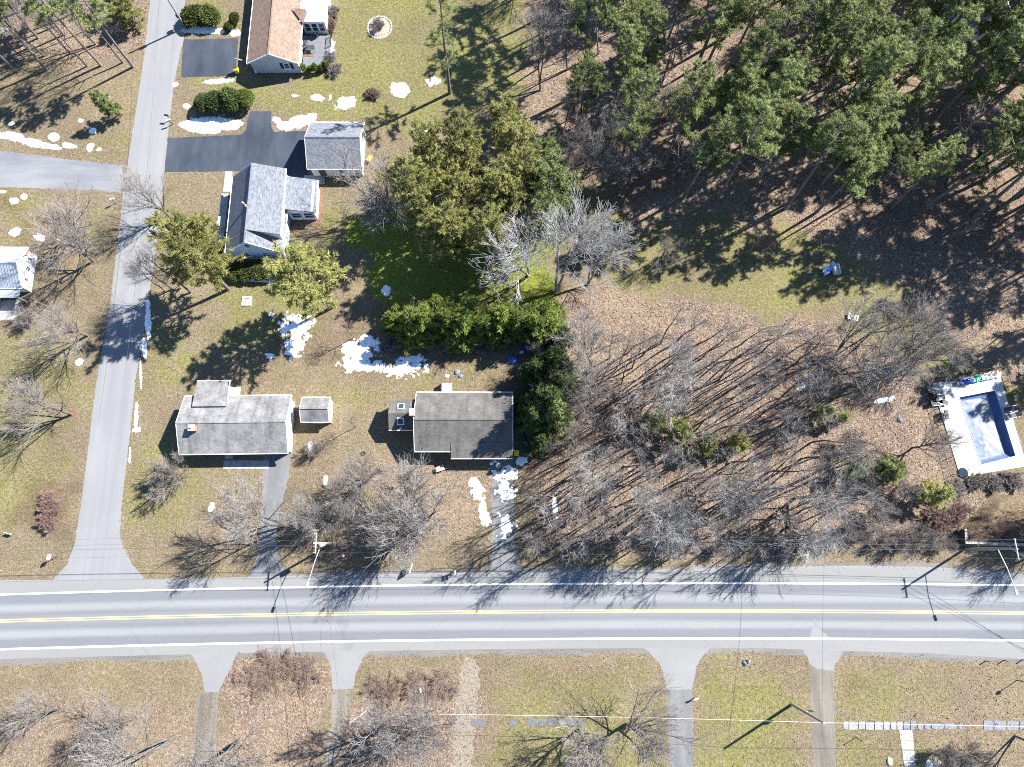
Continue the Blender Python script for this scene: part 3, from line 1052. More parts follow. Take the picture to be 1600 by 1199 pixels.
# --- shed
h = thing('garden_shed', 'small grey-roofed white shed between the two ranch houses', 'shed', (-26.9, 17.85, 0), 0)
gable(h, 3.55, 3.0, 2.1, 3.0, 'siding_white', 'roof_ranch', .2, .15)
door(h, (0, -1.5, 1.0), 1.5, 1.9, 's', M['trim'])
window(h, (1.775, 0, 1.3), .6, .7, 'e')

# --- second ranch house
h = thing('ranch_house', 'taupe-roofed ranch house with a skylit side room beside the shaded driveway', 'house', (-6.5, 16.1, 0), 0)
gable(h, 12.6, 7.3, 2.7, 4.4, 'siding_white', 'roof_brown', .4, .3)
# the projecting garage bay on the right half of the front
MB().box((2.45, -4.0, 1.28), (7.7, .76, 2.56)).build('wall', M['siding_white'], h)
MB().slab([(-1.7, -4.95, 2.36), (6.6, -4.95, 2.36), (6.6, -3.0, 3.17), (-1.7, -3.0, 3.17)], .15).build('roof', M['roof_brown'], h)
MB().box((2.45, -5.0, 2.3), (8.3, .1, .14)).build('gutter', M['trim'], h)
gd = MB().box((3.6, -4.41, 1.1), (4.8, .07, 2.15)).build('garage_door', M['trim'], h)
for k in range(4):
    MB().box((3.6, -4.455, .35 + k * .5), (4.6, .03, .42)).build('panel', M['siding_white'], gd)
window(h, (-3.8, -3.65, 1.6), 1.8, 1.2, 's')
door(h, (-1.9, -3.65, 1.05), .95, 2.05, 's')
for x in (-4, 0, 4):
    window(h, (x, 3.65, 1.6), 1.3, 1.1, 'n')
vent(h, (.7, 1.4, 3.7))
c = MB().box((-6.75, .85, 2.6), (.6, .9, 5.2)).build('chimney', M['brick'], h)
MB().box((-6.75, .85, 5.24), (.7, 1.0, .08)).build('chimney_cap', M['concrete'], c)
# side room
for sg in (-1, 1):
    pass
MB().add([(-10.0, -.85, 0), (-6.3, -.85, 0), (-6.3, 2.9, 0), (-10.0, 2.9, 0), (-10.0, -.85, 2.4), (-6.3, -.85, 2.4), (-6.3, 2.9, 2.4), (-10.0, 2.9, 2.4), (-10.0, 1.02, 3.35), (-6.3, 1.02, 3.35)],
         [(0, 1, 5, 4), (1, 2, 6, 9, 5), (2, 3, 7, 6), (3, 0, 4, 8, 7)]).build('wall', M['siding_white'], h)
MB().slab([(-10.2, -1.1, 2.42), (-6.62, -1.1, 2.42), (-6.62, 1.02, 3.5), (-10.2, 1.02, 3.5)], .14).build('roof', M['roof_brown'], h)
MB().slab([(-6.62, 3.15, 2.42), (-10.2, 3.15, 2.42), (-10.2, 1.022, 3.5), (-6.62, 1.022, 3.5)], .14).build('roof', M['roof_brown'], h)
MB().box((-8.4, -1.16, 2.34), (3.6, .1, .14)).build('gutter', M['trim'], h)
for yy, zz, tilt in ((-.05, 3.08, math.atan2(1.08, 2.12)), (2.0, 3.12, -math.atan2(1.08, 2.13))):
    f = MB()
    for a, b, sx, sy in ((-.42, 0, .1, 1.0), (.42, 0, .1, 1.0), (0, -.45, .74, .1), (0, .45, .74, .1)):
        f.box((a, b, 0), (sx, sy, .12))
    fo = f.build('skylight', M['trim'], h)
    fo.location = (-8.55, yy, zz)
    fo.rotation_euler = (tilt, 0, 0)
    MB().box((0, 0, .01), (.74, .8, .05)).build('pane', M['glass'], fo)
window(h, (-10.0, 1, 1.3), 1.2, 1.0, 'w')
p = P(698, 606)
st = thing('stoop', 'small concrete stoop behind the taupe-roofed ranch house', 'stoop', (p[0], p[1], 0))
MB().box((0, 0, .15), (1.5, 1.2, .3)).build('platform', M['concrete'], st)
MB().box((-.68, 0, .75), (.06, 1.1, .9)).build('side_panel', M['wood_dark'], st)

# --- cape house
h = thing('cape_house', 'grey-roofed cape house with blue shade-tinted walls and a rear dormer above the dark hedge', 'house', (-37.0, 46.65, 0), R(90))
# local x points north, local y points west
gable(h, 11.5, 7.7, 3.0, 6.45, 'siding_shade_blue', 'roof_grey', .35, .3, ridge_cap=True)
# full shed dormer on the east slope (local -y)
MB().add([(-4.0, -4.02, 2.9), (5.5, -4.02, 2.9), (5.5, -.2, 2.9), (-4.0, -.2, 2.9), (-4.0, -4.02, 5.1), (5.5, -4.02, 5.1), (5.5, -.2, 6.25), (-4.0, -.2, 6.25)],
         [(0, 1, 5, 4), (1, 2, 6, 5), (2, 3, 7, 6), (3, 0, 4, 7), (4, 5, 6, 7)]).build('dormer_wall', M['siding_white'], h)
MB().slab([(-4.25, -4.35, 5.12), (6.05, -4.35, 5.12), (6.05, .05, 6.66), (-4.25, .05, 6.66)], .16).build('dormer_roof', M['roof_grey'], h)
MB().box((.9, -4.4, 5.03), (10.3, .1, .14)).build('gutter', M['trim'], h)
for x in (-2.6, .4, 3.4):
    window(h, (x, -4.02, 4.2), 1.0, 1.1, 's')
window(h, (-5.75, -1.3, 1.7), 1.1, 1.3, 'w')
window(h, (-5.75, 1.6, 1.7), 1.1, 1.3, 'w')
window(h, (-5.75, .35, 4.6), .9, 1.1, 'w')
for x in (-3.8, -1, 2.4):
    window(h, (x, 3.85, 1.6), 1.0, 1.2, 'n')
MB().tube((-.6, .35, 6.2), (-.6, .35, 7.6), .13, .13, 8).build('flue', M['metal'], h)
MB().box((-.6, .35, 6.45), (.4, .4, .3)).build('flue_base', M['brick'], h)
vent(h, (-1.3, -1.8, 5.9), .05, .3)
# east ell
MB().box((2.95, -6.0, 1.4), (4.8, 3.9, 2.8)).build('wall', M['siding_white'], h)
MB().slab([(.4, -8.35, 2.62), (5.65, -8.35, 2.62), (5.65, -3.88, 3.75), (.4, -3.88, 3.75)], .15).build('roof', M['roof_grey'], h)
MB().box((3.0, -8.4, 2.52), (5.2, .1, .14)).build('gutter', M['trim'], h)
for y in (-7.0, -5.2):
    window(h, (.55, y, 1.5), 1.45, 1.5, 'w', M['siding_shade_blue'])  # frames take the same painted shade tint as the gable wall
for x in (1.8, 4.0):
    window(h, (x, -7.95, 1.5), 1.2, 1.1, 's')
p = P(347, 335)
st = thing('side_walk', 'narrow concrete walk in the shade along the west wall of the cape house', 'walkway', (p[0], p[1], 0))
for k in range(4):
    MB().box((.1, -3.6 + k * 2.0, .02), (1.1, 1.95, .06)).build('slab', M['concrete'], st)
MB().box((.3, -1.4, .3), (1.2, 1.5, .6)).build('step', M['concrete'], st)
p = P(357, 275)
MB().box((0, 0, .02), (1.1, 3.4, .04)).build('slab', M['concrete'], st).location = (.35, 5.4, 0)

# --- detached garage
h = thing('garage', 'detached grey-roofed white garage at the end of the dark driveway', 'garage', (-26.35, 58.0, 0), R(0))
gable(h, 7.5, 7.1, 2.7, 4.7, 'siding_white', 'roof_grey', .35, .3)
gd = MB().box((-3.78, -.2, 1.15), (.07, 4.9, 2.2)).build('garage_door', M['trim'], h)
for k in range(4):
    MB().box((-3.83, -.2, .35 + k * .52), (.03, 4.7, .44)).build('panel', M['siding_white'], gd)
door(h, (-2.2, -3.55, 1.05), .95, 2.05, 's')
window(h, (.9, -3.55, 1.5), 1.0, 1.0, 's')
window(h, (3.75, 0, 1.5), 1.0, 1.0, 'e')
p = P(485, 283)
pd = thing('doorstep', 'concrete pad in the shade below the garage side door', 'doorstep', (p[0], p[1], 0))
MB().box((.6, .2, .03), (3.2, 1.4, .08)).build('slab', M['concrete'], pd)

# --- tan house
h = thing('tan_roof_house', 'pale grey house with a tan shingle roof at the top edge', 'house', (-36.95, 86.2, 0), R(90))
gable(h, 27.4, 7.3, 2.65, 4.6, 'siding_grey', 'roof_tan', .38, .3)
window(h, (-13.7, -1.85, 1.65), .95, 1.2, 'w', None, True)
MB().tube((-13.72, 0, 3.75), (-13.78, 0, 3.75), .34, .34, 12).build('gable_vent', M['siding_grey'], h)
for x in (-12, -8.5, -5):
    window(h, (x, 3.65, 1.6), 1.2, 1.2, 'n')
for x in (-12.2, -9.6):
    window(h, (x, -3.65, 1.6), 1.2, 1.2, 's')
door(h, (-7.4, -3.65, 1.3), 1.7, 2.05, 's', M['glass'])
gd = MB().box((-10.2, 3.7, 1.15), (2.6, .07, 2.2)).build('garage_door', M['trim'], h)
# little cross gable over the sunroom link
MB().slab([(-7.0, -4.3, 2.75), (-4.9, -2.6, 3.55), (-4.9, -4.6, 3.5), (-5.4, -4.9, 3.3)], .12).build('cross_gable_roof', M['roof_tan'], h)
# sunroom with flat white roof
sx0, sy0 = -6.55, -3.7
MB().box((2.0, -5.65, 1.4), (17.0, 3.7, 2.75)).build('sunroom_wall', M['trim'], h)
MB().box((2.0, -5.7, 2.86), (17.4, 4.1, .14)).build('sunroom_roof', M['roof_white'], h)
for y in (-4.6, -5.7, -6.8):
    window(h, (-6.5, y, 1.5), .95, 1.7, 'w', None, False, False)
sk = MB()
for a, b, sx, sy in ((-.42, 0, .08, .92), (.42, 0, .08, .92), (0, -.42, .76, .08), (0, .42, .76, .08)):
    sk.box((a, b, 0), (sx, sy, .1))
sk = sk.build('skylight', M['pale_blue'], h)
sk.location = (-5.3, -5.1, 2.98)
MB().box((0, 0, 0), (.76, .76, .05)).build('pane', M['pale_blue'], sk)

# deck
dk = thing('deck', 'grey boarded deck with railing beside the tan-roofed house', 'deck', (-31.05, 76.0, 0), 0)
for i in range(30):
    MB().box((-1.95 + i * .142, 0, .42), (.13, 6.0, .05)).build('board', M['deck'], dk)
MB().box((.1, 0, .2), (4.1, 5.8, .36)).build('skirt', M['wood_dark'], dk)
for y in (-2.9, -.9, 1.1, 2.9):
    MB().box((2.28, y, .95), (.1, .1, 1.05)).build('post', M['black_metal'], dk)
for y0, y1 in ((-2.9, -.9), (1.1, 2.9)):
    MB().box((2.28, (y0 + y1) / 2, 1.45), (.07, y1 - y0 - .1, .06)).build('rail', M['black_metal'], dk)
    b = MB()
    for k in range(1, 12):
        b.tube((2.28, y0 + (y1 - y0) * k / 12, .48), (2.28, y0 + (y1 - y0) * k / 12, 1.42), .015, .015, 4)
    b = b.build('baluster', M['black_metal'], dk)
    b['kind'] = 'stuff'

# --- white house at the left edge
h = thing('white_house', 'white gabled house with ribbed metal roof at the left edge', 'house', (-76.0, 38.55, 0), 0)
gable(h, 11.7, 5.6, 2.45, 4.0, 'siding_white', 'roof_metal', .3, .25)
for sgn, y_e, e in ((-1, -3.1, 2.45), (1, 3.1, 2.45)):
    rb = MB()
    for k in range(30):
        x = -5.95 + k * .41
        rb.slab([(x, sgn * 3.08, 2.46), (x + .05, sgn * 3.08, 2.46), (x + .05, .02 * sgn, 4.19), (x, .02 * sgn, 4.19)][::sgn * -1 or 1], .05)
    rb = rb.build('roof_rib', M['roof_metal'], h)
    rb['kind'] = 'stuff'
MB().slab([(2.1, 0, 4.2), (2.3, 0, 4.2), (2.3, 3.1, 2.5), (2.1, 3.1, 2.5)], .1).build('roof_trim', M['trim'], h)
window(h, (5.85, .1, 1.5), .8, .95, 'e')
window(h, (5.85, 1.7, 1.5), .5, .9, 'e')
window(h, (5.85, -1.5, 1.5), .5, .9, 'e')
wr = MB()
for k in range(14):
    a0, a1 = 2 * math.pi * k / 14, 2 * math.pi * (k + 1) / 14
    wr.tube((5.93, 2.15 + .26 * math.cos(a0), 2.45 + .26 * math.sin(a0)), (5.93, 2.15 + .26 * math.cos(a1), 2.45 + .26 * math.sin(a1)), .07, .07, 5)
tag(wr.build('wreath', M['red_paint']), 'round red wreath hung high on the white gable wall', 'wreath').location = (-76.0, 38.55, 0)
# south porch and lower wing
MB().box((2.2, -3.75, 2.15), (7.2, 1.5, .12)).build('porch_roof', M['roof_metal'], h)
for x in (-.8, 5.5):
    MB().box((x, -4.35, 1.05), (.14, .14, 2.1)).build('porch_post', M['trim'], h)
MB().box((-1.9, -5.1, 1.2), (7.0, 2.6, 2.4)).build('wing_wall', M['siding_white'], h)
MB().slab([(-5.6, -6.75, 2.4), (1.9, -6.75, 2.4), (1.9, -3.8, 2.75), (-5.6, -3.8, 2.75)], .14).build('wing_roof', M['roof_white'], h)
sheet('concrete_pad', [(-60, 468), (30, 470), (32, 490), (20, 500), (-60, 502)], .006, M['concrete'], 0, .05)

# --- slate house in the top right corner
h = thing('grey_house', 'grey-roofed building half hidden by pines in the top right corner', 'house', (73.7, 87.0, 0), R(96))
gable(h, 17, 7.4, 3.0, 5.0, 'siding_white', 'roof_grey', .35, .3)
window(h, (-8.5, 1.6, 1.6), 1, 1.1, 'w')
window(h, (-8.5, -1.6, 1.6), 1, 1.1, 'w')
h = thing('grey_shed', 'pale grey outbuilding roof showing between pines at the right edge', 'shed', (82.0, 80.5, 0), R(20))
gable(h, 4.5, 3.6, 2.2, 3.1, 'siding_white', 'roof_grey', .2, .2)


# --- terrace with retaining wall at the lower right
t = thing('retaining_wall', 'dark timber retaining wall with pale cap holding a leafy terrace by the road', 'wall', (0, 0, 0))
ax, ay = P(1509, 829, 1.5)
bx_, by_ = P(1510, 848, 1.5)
cx_, cy_ = P(1606, 851, 1.5)
for k in range(12):
    x0 = bx_ + (cx_ + 6 - bx_) * k / 12
    x1 = bx_ + (cx_ + 6 - bx_) * (k + 1) / 12
    MB().box(((x0 + x1) / 2, by_ + (cy_ - by_) * (k + .5) / 12, .73), (x1 - x0 - .03, .24, 1.46)).build('panel', M['wall_dark'], t)
MB().box((bx_, (ay + by_) / 2, .73), (.24, ay - by_ + .3, 1.46)).build('panel', M['wall_dark'], t)
MB().slab([(bx_ - .14, by_ - .16, 1.56), (cx_ + 6, cy_ - .3, 1.56), (cx_ + 6, cy_ + .0, 1.56), (bx_ - .14, by_ + .14, 1.56)], .1).build('cap', M['concrete'], t)
MB().slab([(bx_ - .15, by_ + .15, 1.565), (bx_ + .15, by_ + .15, 1.565), (ax + .15, ay + .2, 1.565), (ax - .15, ay + .2, 1.565)], .1).build('cap', M['concrete'], t)


def terrace():
    n, m = 40, 22
    vs, fs = [], []
    for j in range(m + 1):
        for i in range(n + 1):
            x = bx_ + .1 + (cx_ + 5.5 - bx_) * i / n
            y = by_ + .1 + 6.5 * j / m
            s = min(1, max(0, (m - j) / 9)) * min(1, (1.0 if y < ay else max(0, (i - (y - ay) * 3) / 6)))
            z = 1.42 * s * s * (3 - 2 * s) + (.05 * (fnoise(np.array([x * .8]), np.array([y * .8]), 4)[0] - .5)) - .03
            vs.append((x, y, z))
    for j in range(m):
        for i in range(n):
            a = j * (n + 1) + i
            fs.append((a, a + 1, a + n + 2, a + n + 1))
    me = bpy.data.meshes.new('terrace_ground')
    me.from_pydata(vs, [], fs)
    at = me.color_attributes.new('zone', 'FLOAT_COLOR', 'POINT')
    at.data.foreach_set('color', np.tile(np.array([.42, .35, .4, 1], np.float32), len(vs)))
    o = link('terrace_ground', me, M['ground'])
    o['kind'] = 'structure'


terrace()


# ------------------------------------------------------------------ swimming pool
def pool():
    t = thing('swimming_pool', 'fenced rectangular swimming pool under a frozen pale blue cover', 'pool')
    D = [Vector(P(*p)) for p in ((1456, 600), (1500, 746), (1604, 729), (1561, 585))]     # NW SW SE NE
    I = [Vector(P(*p)) for p in ((1497, 620), (1532, 728), (1587, 714), (1554, 609))]
    def q(a, b, f):
        return a.lerp(b, f)
    # deck slabs, side by side round the basin
    def strip(a0, a1, b0, b1, n):
        for k in range(n):
            f0, f1 = k / n, (k + 1) / n
            pts = [q(a0, a1, f0), q(a0, a1, f1), q(b0, b1, f1), q(b0, b1, f0)]
            c = sum(pts, Vector((0, 0))) / 4
            pts = [tuple(c + (p - c) * .994) for p in pts]
            MB().prism(pts, .0, .10).build('deck_slab', M['deck_white'], t)
    for lo, hi in ((0.0, .45), (.45, 1.0)):
        strip(q(D[0], I[0], lo), q(D[1], I[1], lo), q(D[0], I[0], hi), q(D[1], I[1], hi), 7)
    strip(D[1], D[2], I[1], I[2], 4)
    strip(D[2], D[3], I[2], I[3], 8)
    strip(D[3], D[0], I[3], I[0], 4)
    # coping and basin
    ctr = sum(I, Vector((0, 0))) / 4
    for k in range(4):
        a, b = I[k], I[(k + 1) % 4]
        ai, bi = a + (ctr - a) * .03, b + (ctr - b) * .03
        MB().prism([tuple(a), tuple(b), tuple(bi), tuple(ai)], .1, .14).build('coping', M['concrete_white'], t)
        MB().add([(ai.x, ai.y, .12), (bi.x, bi.y, .12), (bi.x, bi.y, -1.6), (ai.x, ai.y, -1.6)], [(0, 1, 2, 3)]).build('basin_wall', M['pool_liner'], t)
    def cz(u, v, p):
        e = min(u * 5.5, (1 - u) * 11, v * 16, (1 - v) * 11, 1)
        return -.28 - .42 * (1 - (1 - e) ** 2) + .05 * (vnoise(np.array([p.x * 2.]), np.array([p.y * 2.]), 2)[0] - .5)
    # sagging cover: ledge along the left side then the frozen sheet
    n, m = 44, 80
    vs, fs = [], []
    J = [p + (ctr - p) * .032 for p in I]
    for j in range(m + 1):
        for i in range(n + 1):
            u, v = i / n, j / m
            p = q(q(J[0], J[3], u), q(J[1], J[2], u), v)
            e = min(u * 5.5, (1 - u) * 11, v * 16, (1 - v) * 11, 1)
            z = -.28 - .42 * (1 - (1 - e) ** 2) + .05 * (vnoise(np.array([p.x * 2.]), np.array([p.y * 2.]), 2)[0] - .5)
            vs.append((p.x, p.y, z))
    for j in range(m):
        for i in range(n):
            a = j * (n + 1) + i
            fs.append((a, a + n + 1, a + n + 2, a + 1))
    me = bpy.data.meshes.new('pool_cover')
    me.from_pydata(vs, [], fs)
    link('pool_cover', me, M['pool_ledge'], t)
    # ice sheet with a ragged edge
    tag_ice = []
    vs, fs = [], []
    keep = {}
    for j in range(m * 2):
        for i in range(n * 2):
            u, v = (i + .5) / n / 2, (j + .5) / m / 2
            p = q(q(J[0], J[3], u), q(J[1], J[2], u), v)
            w = (fnoise(np.array([p.x * .75 + 3]), np.array([p.y * .75]), 21)[0] - .5)
            d = min((u - .30 + .02 * v + w * .45) * 5.3, (.87 - u + w * .06) * 5.3, (v - .07 + w * .08) * 9.5, (.93 - v + w * .1) * 9.5)
            if d > 0:
                ids = []
                for (a, b) in ((i, j), (i, j + 1), (i + 1, j + 1), (i + 1, j)):
                    if (a, b) not in keep:
                        uu, vv = a / n / 2, b / m / 2
                        pp = q(q(J[0], J[3], uu), q(J[1], J[2], uu), vv)
                        keep[(a, b)] = len(vs)
                        vs.append((pp.x, pp.y, cz(uu, vv, pp) + .012 + .02 * max(0, min(1, d))))
                    ids.append(keep[(a, b)])
                fs.append(tuple(ids))
    me = bpy.data.meshes.new('ice_sheet')
    me.from_pydata(vs, [], fs)
    link('ice_sheet', me, M['ice'], t)

    # fence round the pool
    fence_pts = [Vector(P(*p)) for p in ((1448, 596), (1462, 640), (1487, 742), (1510, 753), (1606, 737))]
    fence_pts2 = [Vector(P(*p)) for p in ((1448, 594), (1500, 586), (1562, 575), (1585, 640), (1606, 640))]
    for lab, pts in (('thin black metal fence along the left and lower side of the pool', fence_pts), ('thin black metal fence along the upper and right side of the pool', fence_pts2)):
        f = thing('pool_fence', lab, 'fence')
        for a, b in zip(pts[:-1], pts[1:]):
            L = (b - a).length
            k = max(1, round(L / 2.4))
            for i in range(k):
                p0, p1 = a.lerp(b, i / k), a.lerp(b, (i + 1) / k)
                MB().box((p0.x, p0.y, .65), (.07, .07, 1.3)).build('post', M['black_metal'], f)
                for z in (.2, 1.15):
                    MB().tube((p0.x, p0.y, z), (p1.x, p1.y, z), .025, .025, 4).build('rail', M['black_metal'], f)
                pk = MB()
                nn = max(2, int((p1 - p0).length / .13))
                for c in range(1, nn):
                    pp = p0.lerp(p1, c / nn)
                    pk.tube((pp.x, pp.y, .15), (pp.x, pp.y, 1.2), .009, .009, 3, False)
                pk = pk.build('picket', M['black_metal'], f)
                pk['kind'] = 'stuff'


pool()


# ------------------------------------------------------------------ tree builders
def tubes(segs, n):
    """segs: array (k,8) p0 p1 r0 r1 -> verts, faces of n-sided open tubes"""
    S = np.asarray(segs, dtype=np.float64)
    p0, p1, r0, r1 = S[:, 0:3], S[:, 3:6], S[:, 6], S[:, 7]
    d = p1 - p0
    d /= np.maximum(np.linalg.norm(d, axis=1, keepdims=True), 1e-9)
    ref = np.where(np.abs(d[:, 2:3]) < .9, np.array([[0, 0, 1.0]]), np.array([[1.0, 0, 0]]))
    a = np.cross(d, ref)
    a /= np.linalg.norm(a, axis=1, keepdims=True)
    b = np.cross(d, a)
    k = len(S)
    V = np.zeros((k, 2, n, 3))
    for i in range(n):
        t = 2 * math.pi * i / n
        o = a * math.cos(t) + b * math.sin(t)
        V[:, 0, i] = p0 + o * r0[:, None]
        V[:, 1, i] = p1 + o * r1[:, None]
    base = np.arange(k)[:, None] * 2 * n
    F = []
    for i in range(n):
        j = (i + 1) % n
        F.append(np.concatenate([base + i, base + j, base + n + j, base + n + i], 1))
    F = np.stack(F, 1).reshape(-1, 4)
    return V.reshape(-1, 3), F


def tubes_mesh(name, groups):
    Vs, Fs, o = [], [], 0
    for segs, n in groups:
        if len(segs) == 0:
            continue
        v, f = tubes(segs, n)
        Vs.append(v)
        Fs.append(f + o)
        o += len(v)
    V, F = np.concatenate(Vs), np.concatenate(Fs)
    return fast_mesh(name, V, F.ravel(), np.full(len(F), 4), True)


def rand_unit(rg):
    while True:
        v = Vector((rg.uniform(-1, 1), rg.uniform(-1, 1), rg.uniform(-1, 1)))
        if .01 < v.length < 1:
            return v.normalized()


def limb(segs, p, d, L, r0, r1, n, rg, wander, up):
    pts = [p.copy()]
    d = d.normalized()
    for i in range(n):
        d = (d + rand_unit(rg) * wander + Vector((0, 0, up))).normalized()
        q = p + d * (L / n)
        ra = r0 + (r1 - r0) * i / n
        rb = r0 + (r1 - r0) * (i + 1) / n
        segs.append((*p, *q, ra, rb))
        p = q
        pts.append(p.copy())
    return pts


def along(pts, t):
    f = t * (len(pts) - 1)
    i = min(int(f), len(pts) - 2)
    return pts[i].lerp(pts[i + 1], f - i), (pts[i + 1] - pts[i]).normalized()


def side_dir(d, ang, rg):
    a = d.orthogonal().normalized()
    b = d.cross(a)
    t = rg.uniform(0, 2 * math.pi)
    return (d * math.cos(ang) + (a * math.cos(t) + b * math.sin(t)) * math.sin(ang)).normalized()


def bare_variant(name, seed, H=12.0, fork=.45, stems=1, n1=10, l1=.36, ang1=(35, 60), n2=6, n3=5, n4=2, r=.16, twig=.016, spread=.12, up=.07, wan=.07, a2=(18, 42), a3=(16, 38)):
    rg = random.Random(seed)
    T, Cr, Tw = [], [], []
    for s in range(stems):
        lean = Vector((rg.uniform(-1, 1), rg.uniform(-1, 1), 0)) * (spread if stems == 1 else spread * 3.2)
        d = Vector((0, 0, 1)) + lean
        hs = H * rg.uniform(.85, 1.0)
        tp = limb(T, Vector((lean.x * .3, lean.y * .3, -.05)), d, hs * .93, r / math.sqrt(stems), .025, 9, rg, .07, .05)
        k1 = max(3, int(n1 / stems ** .5))
        for i in range(k1):
            t = fork + (1 - fork) * (i + rg.random()) / k1 * .98
            p, dd = along(tp, min(t, .99))
            L = H * l1 * (1.15 - .75 * (t - fork) / (1 - fork)) * rg.uniform(.7, 1.15)
            rr = (r / math.sqrt(stems)) * (1 - t * .75) * .6
            bp = limb(T if rr > .05 else Cr, p, side_dir(dd, R(rg.uniform(*ang1)), rg), L, rr, max(.012, twig * 1.5), 6, rg, wan, up)
            for j in range(n2):
                t2 = .22 + .78 * (j + rg.random()) / n2
                p2, d2 = along(bp, min(t2, .99))
                L2 = L * .55 * (1.15 - .5 * t2) * rg.uniform(.7, 1.2)
                cp = limb(Cr, p2, side_dir(d2, R(rg.uniform(*a2)), rg), L2, max(twig * 1.5, rr * .35), twig * 1.0, 4, rg, wan * 1.1, up * .6)
                for k in range(n3):
                    t3 = .2 + .8 * (k + rg.random()) / n3
                    p3, d3 = along(cp, min(t3, .99))
                    L3 = L2 * .62 * rg.uniform(.6, 1.2)
                    ep = limb(Tw, p3, side_dir(d3, R(rg.uniform(*a3)), rg), L3, twig * .95, twig * .6, 2, rg, wan * 1.1, up * .5)
                    for l in range(n4):
                        p4, d4 = along(ep, .35 + .6 * rg.random())
                        limb(Tw, p4, side_dir(d4, R(rg.uniform(22, 45)), rg), L3 * .6 * rg.uniform(.6, 1.2), twig * .7, twig * .45, 1, rg, .1, .05)
    tm = tubes_mesh(name + '_trunk', [(T, 7)])
    cm = tubes_mesh(name + '_crown', [(Cr, 4), (Tw, 3)])
    return tm, cm, H


def blades_mesh(name, pos, dirs, length, width, tint, seed=0, quad=False, facing=1.0):
    """needle or leaf blades: thin triangles (or leaf quads) from pos along dirs"""
    rs = np.random.RandomState(seed)
    k = len(pos)
    d = dirs / np.maximum(np.linalg.norm(dirs, axis=1, keepdims=True), 1e-9)
    r = rs.normal(size=(k, 3)) * .45 + np.array([0.25, .15, 1.0]) * facing
    s = np.cross(d, r)
    s /= np.maximum(np.linalg.norm(s, axis=1, keepdims=True), 1e-9)
    length = np.asarray(length)[:, None]
    width = np.asarray(width)[:, None]
    if quad:
        V = np.stack([pos, pos + d * length * .5 + s * width * .5, pos + d * length, pos + d * length * .5 - s * width * .5], 1)
        m = 4
    else:
        V = np.stack([pos - s * width * .5, pos + s * width * .5, pos + d * length], 1)
        m = 3
    me = fast_mesh(name, V.reshape(-1, 3), np.arange(k * m), np.full(k, m))
    if len(me.polygons) == k:
        at = me.attributes.new('tint', 'FLOAT', 'FACE')
        at.data.foreach_set('value', np.asarray(tint, np.float32))
    return me


def conifer_variant(name, seed, H=20.0, bare=.4, maxr=3.3, whorls=15, per=5, tuft=.42, wid=.1, blades=7, step=.42, profile='round', elev=(5, 35), droop=-.02, sec=True, tuft_from=.3):
    rg = random.Random(seed)
    T = []
    tp = limb(T, Vector((0, 0, -.05)), Vector((rg.uniform(-.03, .03), rg.uniform(-.03, .03), 1)), H, .011 * H + .03, .02, 10, rg, .025, .04)
    B = []
    pos, dirs = [], []
    for w in range(whorls):
        rel = (w + rg.uniform(-.3, .3)) / whorls
        rel = min(max(rel, 0), 1)
        t = bare + (1 - bare) * rel * .98
        p, d = along(tp, min(t, .995))
        if profile == 'round':
            pr = (max(0, 1 - rel) ** .62) * (.5 + .5 * min(1, rel * 3 + .25))
        elif profile == 'top':
            pr = math.sqrt(max(.03, 1 - (2 * (rel - .38)) ** 2)) if rel < .88 else .55
        else:
            pr = (1 - rel) ** .85 + .04
        for b in range(per):
            L = maxr * pr * rg.uniform(.55, 1.2) + .15
            az = rg.uniform(0, 2 * math.pi)
            el = R(rg.uniform(*elev) + 22 * rel)
            bd = Vector((math.cos(az) * math.cos(el), math.sin(az) * math.cos(el), math.sin(el)))
            bp = limb(B, p, bd, L, .012 + .014 * L, .008, 4, rg, .1, droop)
            k = max(2, int(L / step))
            for i in range(k):
                tt = tuft_from + (1 - tuft_from) * (i + rg.random()) / k
                q, qd = along(bp, min(tt, .99))
                if sec and L > 1.0:
                    sd = side_dir(qd, R(rg.uniform(35, 65)), rg)
                    sd.z *= .45
                    sl = L * .3 * rg.uniform(.5, 1.2) * (1.2 - tt * .6)
                    e = q + sd.normalized() * sl + Vector((0, 0, .05))
                    B.append((*q, *e, .012, .006))
                    for f in (.55, 1.0):
                        pos.append(q.lerp(e, f))
                        dirs.append(sd)
                pos.append(q)
                dirs.append(qd)
            pos.append(bp[-1])
            dirs.append((bp[-1] - bp[-2]).normalized())
    pos = np.array([tuple(v) for v in pos])
    dirs = np.array([tuple(v) for v in dirs])
    k = len(pos)
    rs = np.random.RandomState(seed)
    pp = np.repeat(pos, blades, 0) + rs.normal(size=(k * blades, 3)) * tuft * .16
    dd = np.repeat(dirs, blades, 0) * .7 + rs.normal(size=(k * blades, 3)) * np.array([.62, .62, .38]) + np.array([0, 0, .12])
    tint = np.clip(np.repeat(rs.uniform(0, 1, k), blades) * .7 + rs.uniform(0, .3, k * blades), 0, 1)
    ln = tuft * rs.uniform(.65, 1.25, k * blades)
    wd = wid * rs.uniform(.7, 1.3, k * blades)
    cm = blades_mesh(name + '_crown', pp, dd, ln, wd, tint, seed)
    tm = tubes_mesh(name + '_trunk', [(T, 7), (B, 4)])
    return tm, cm, H


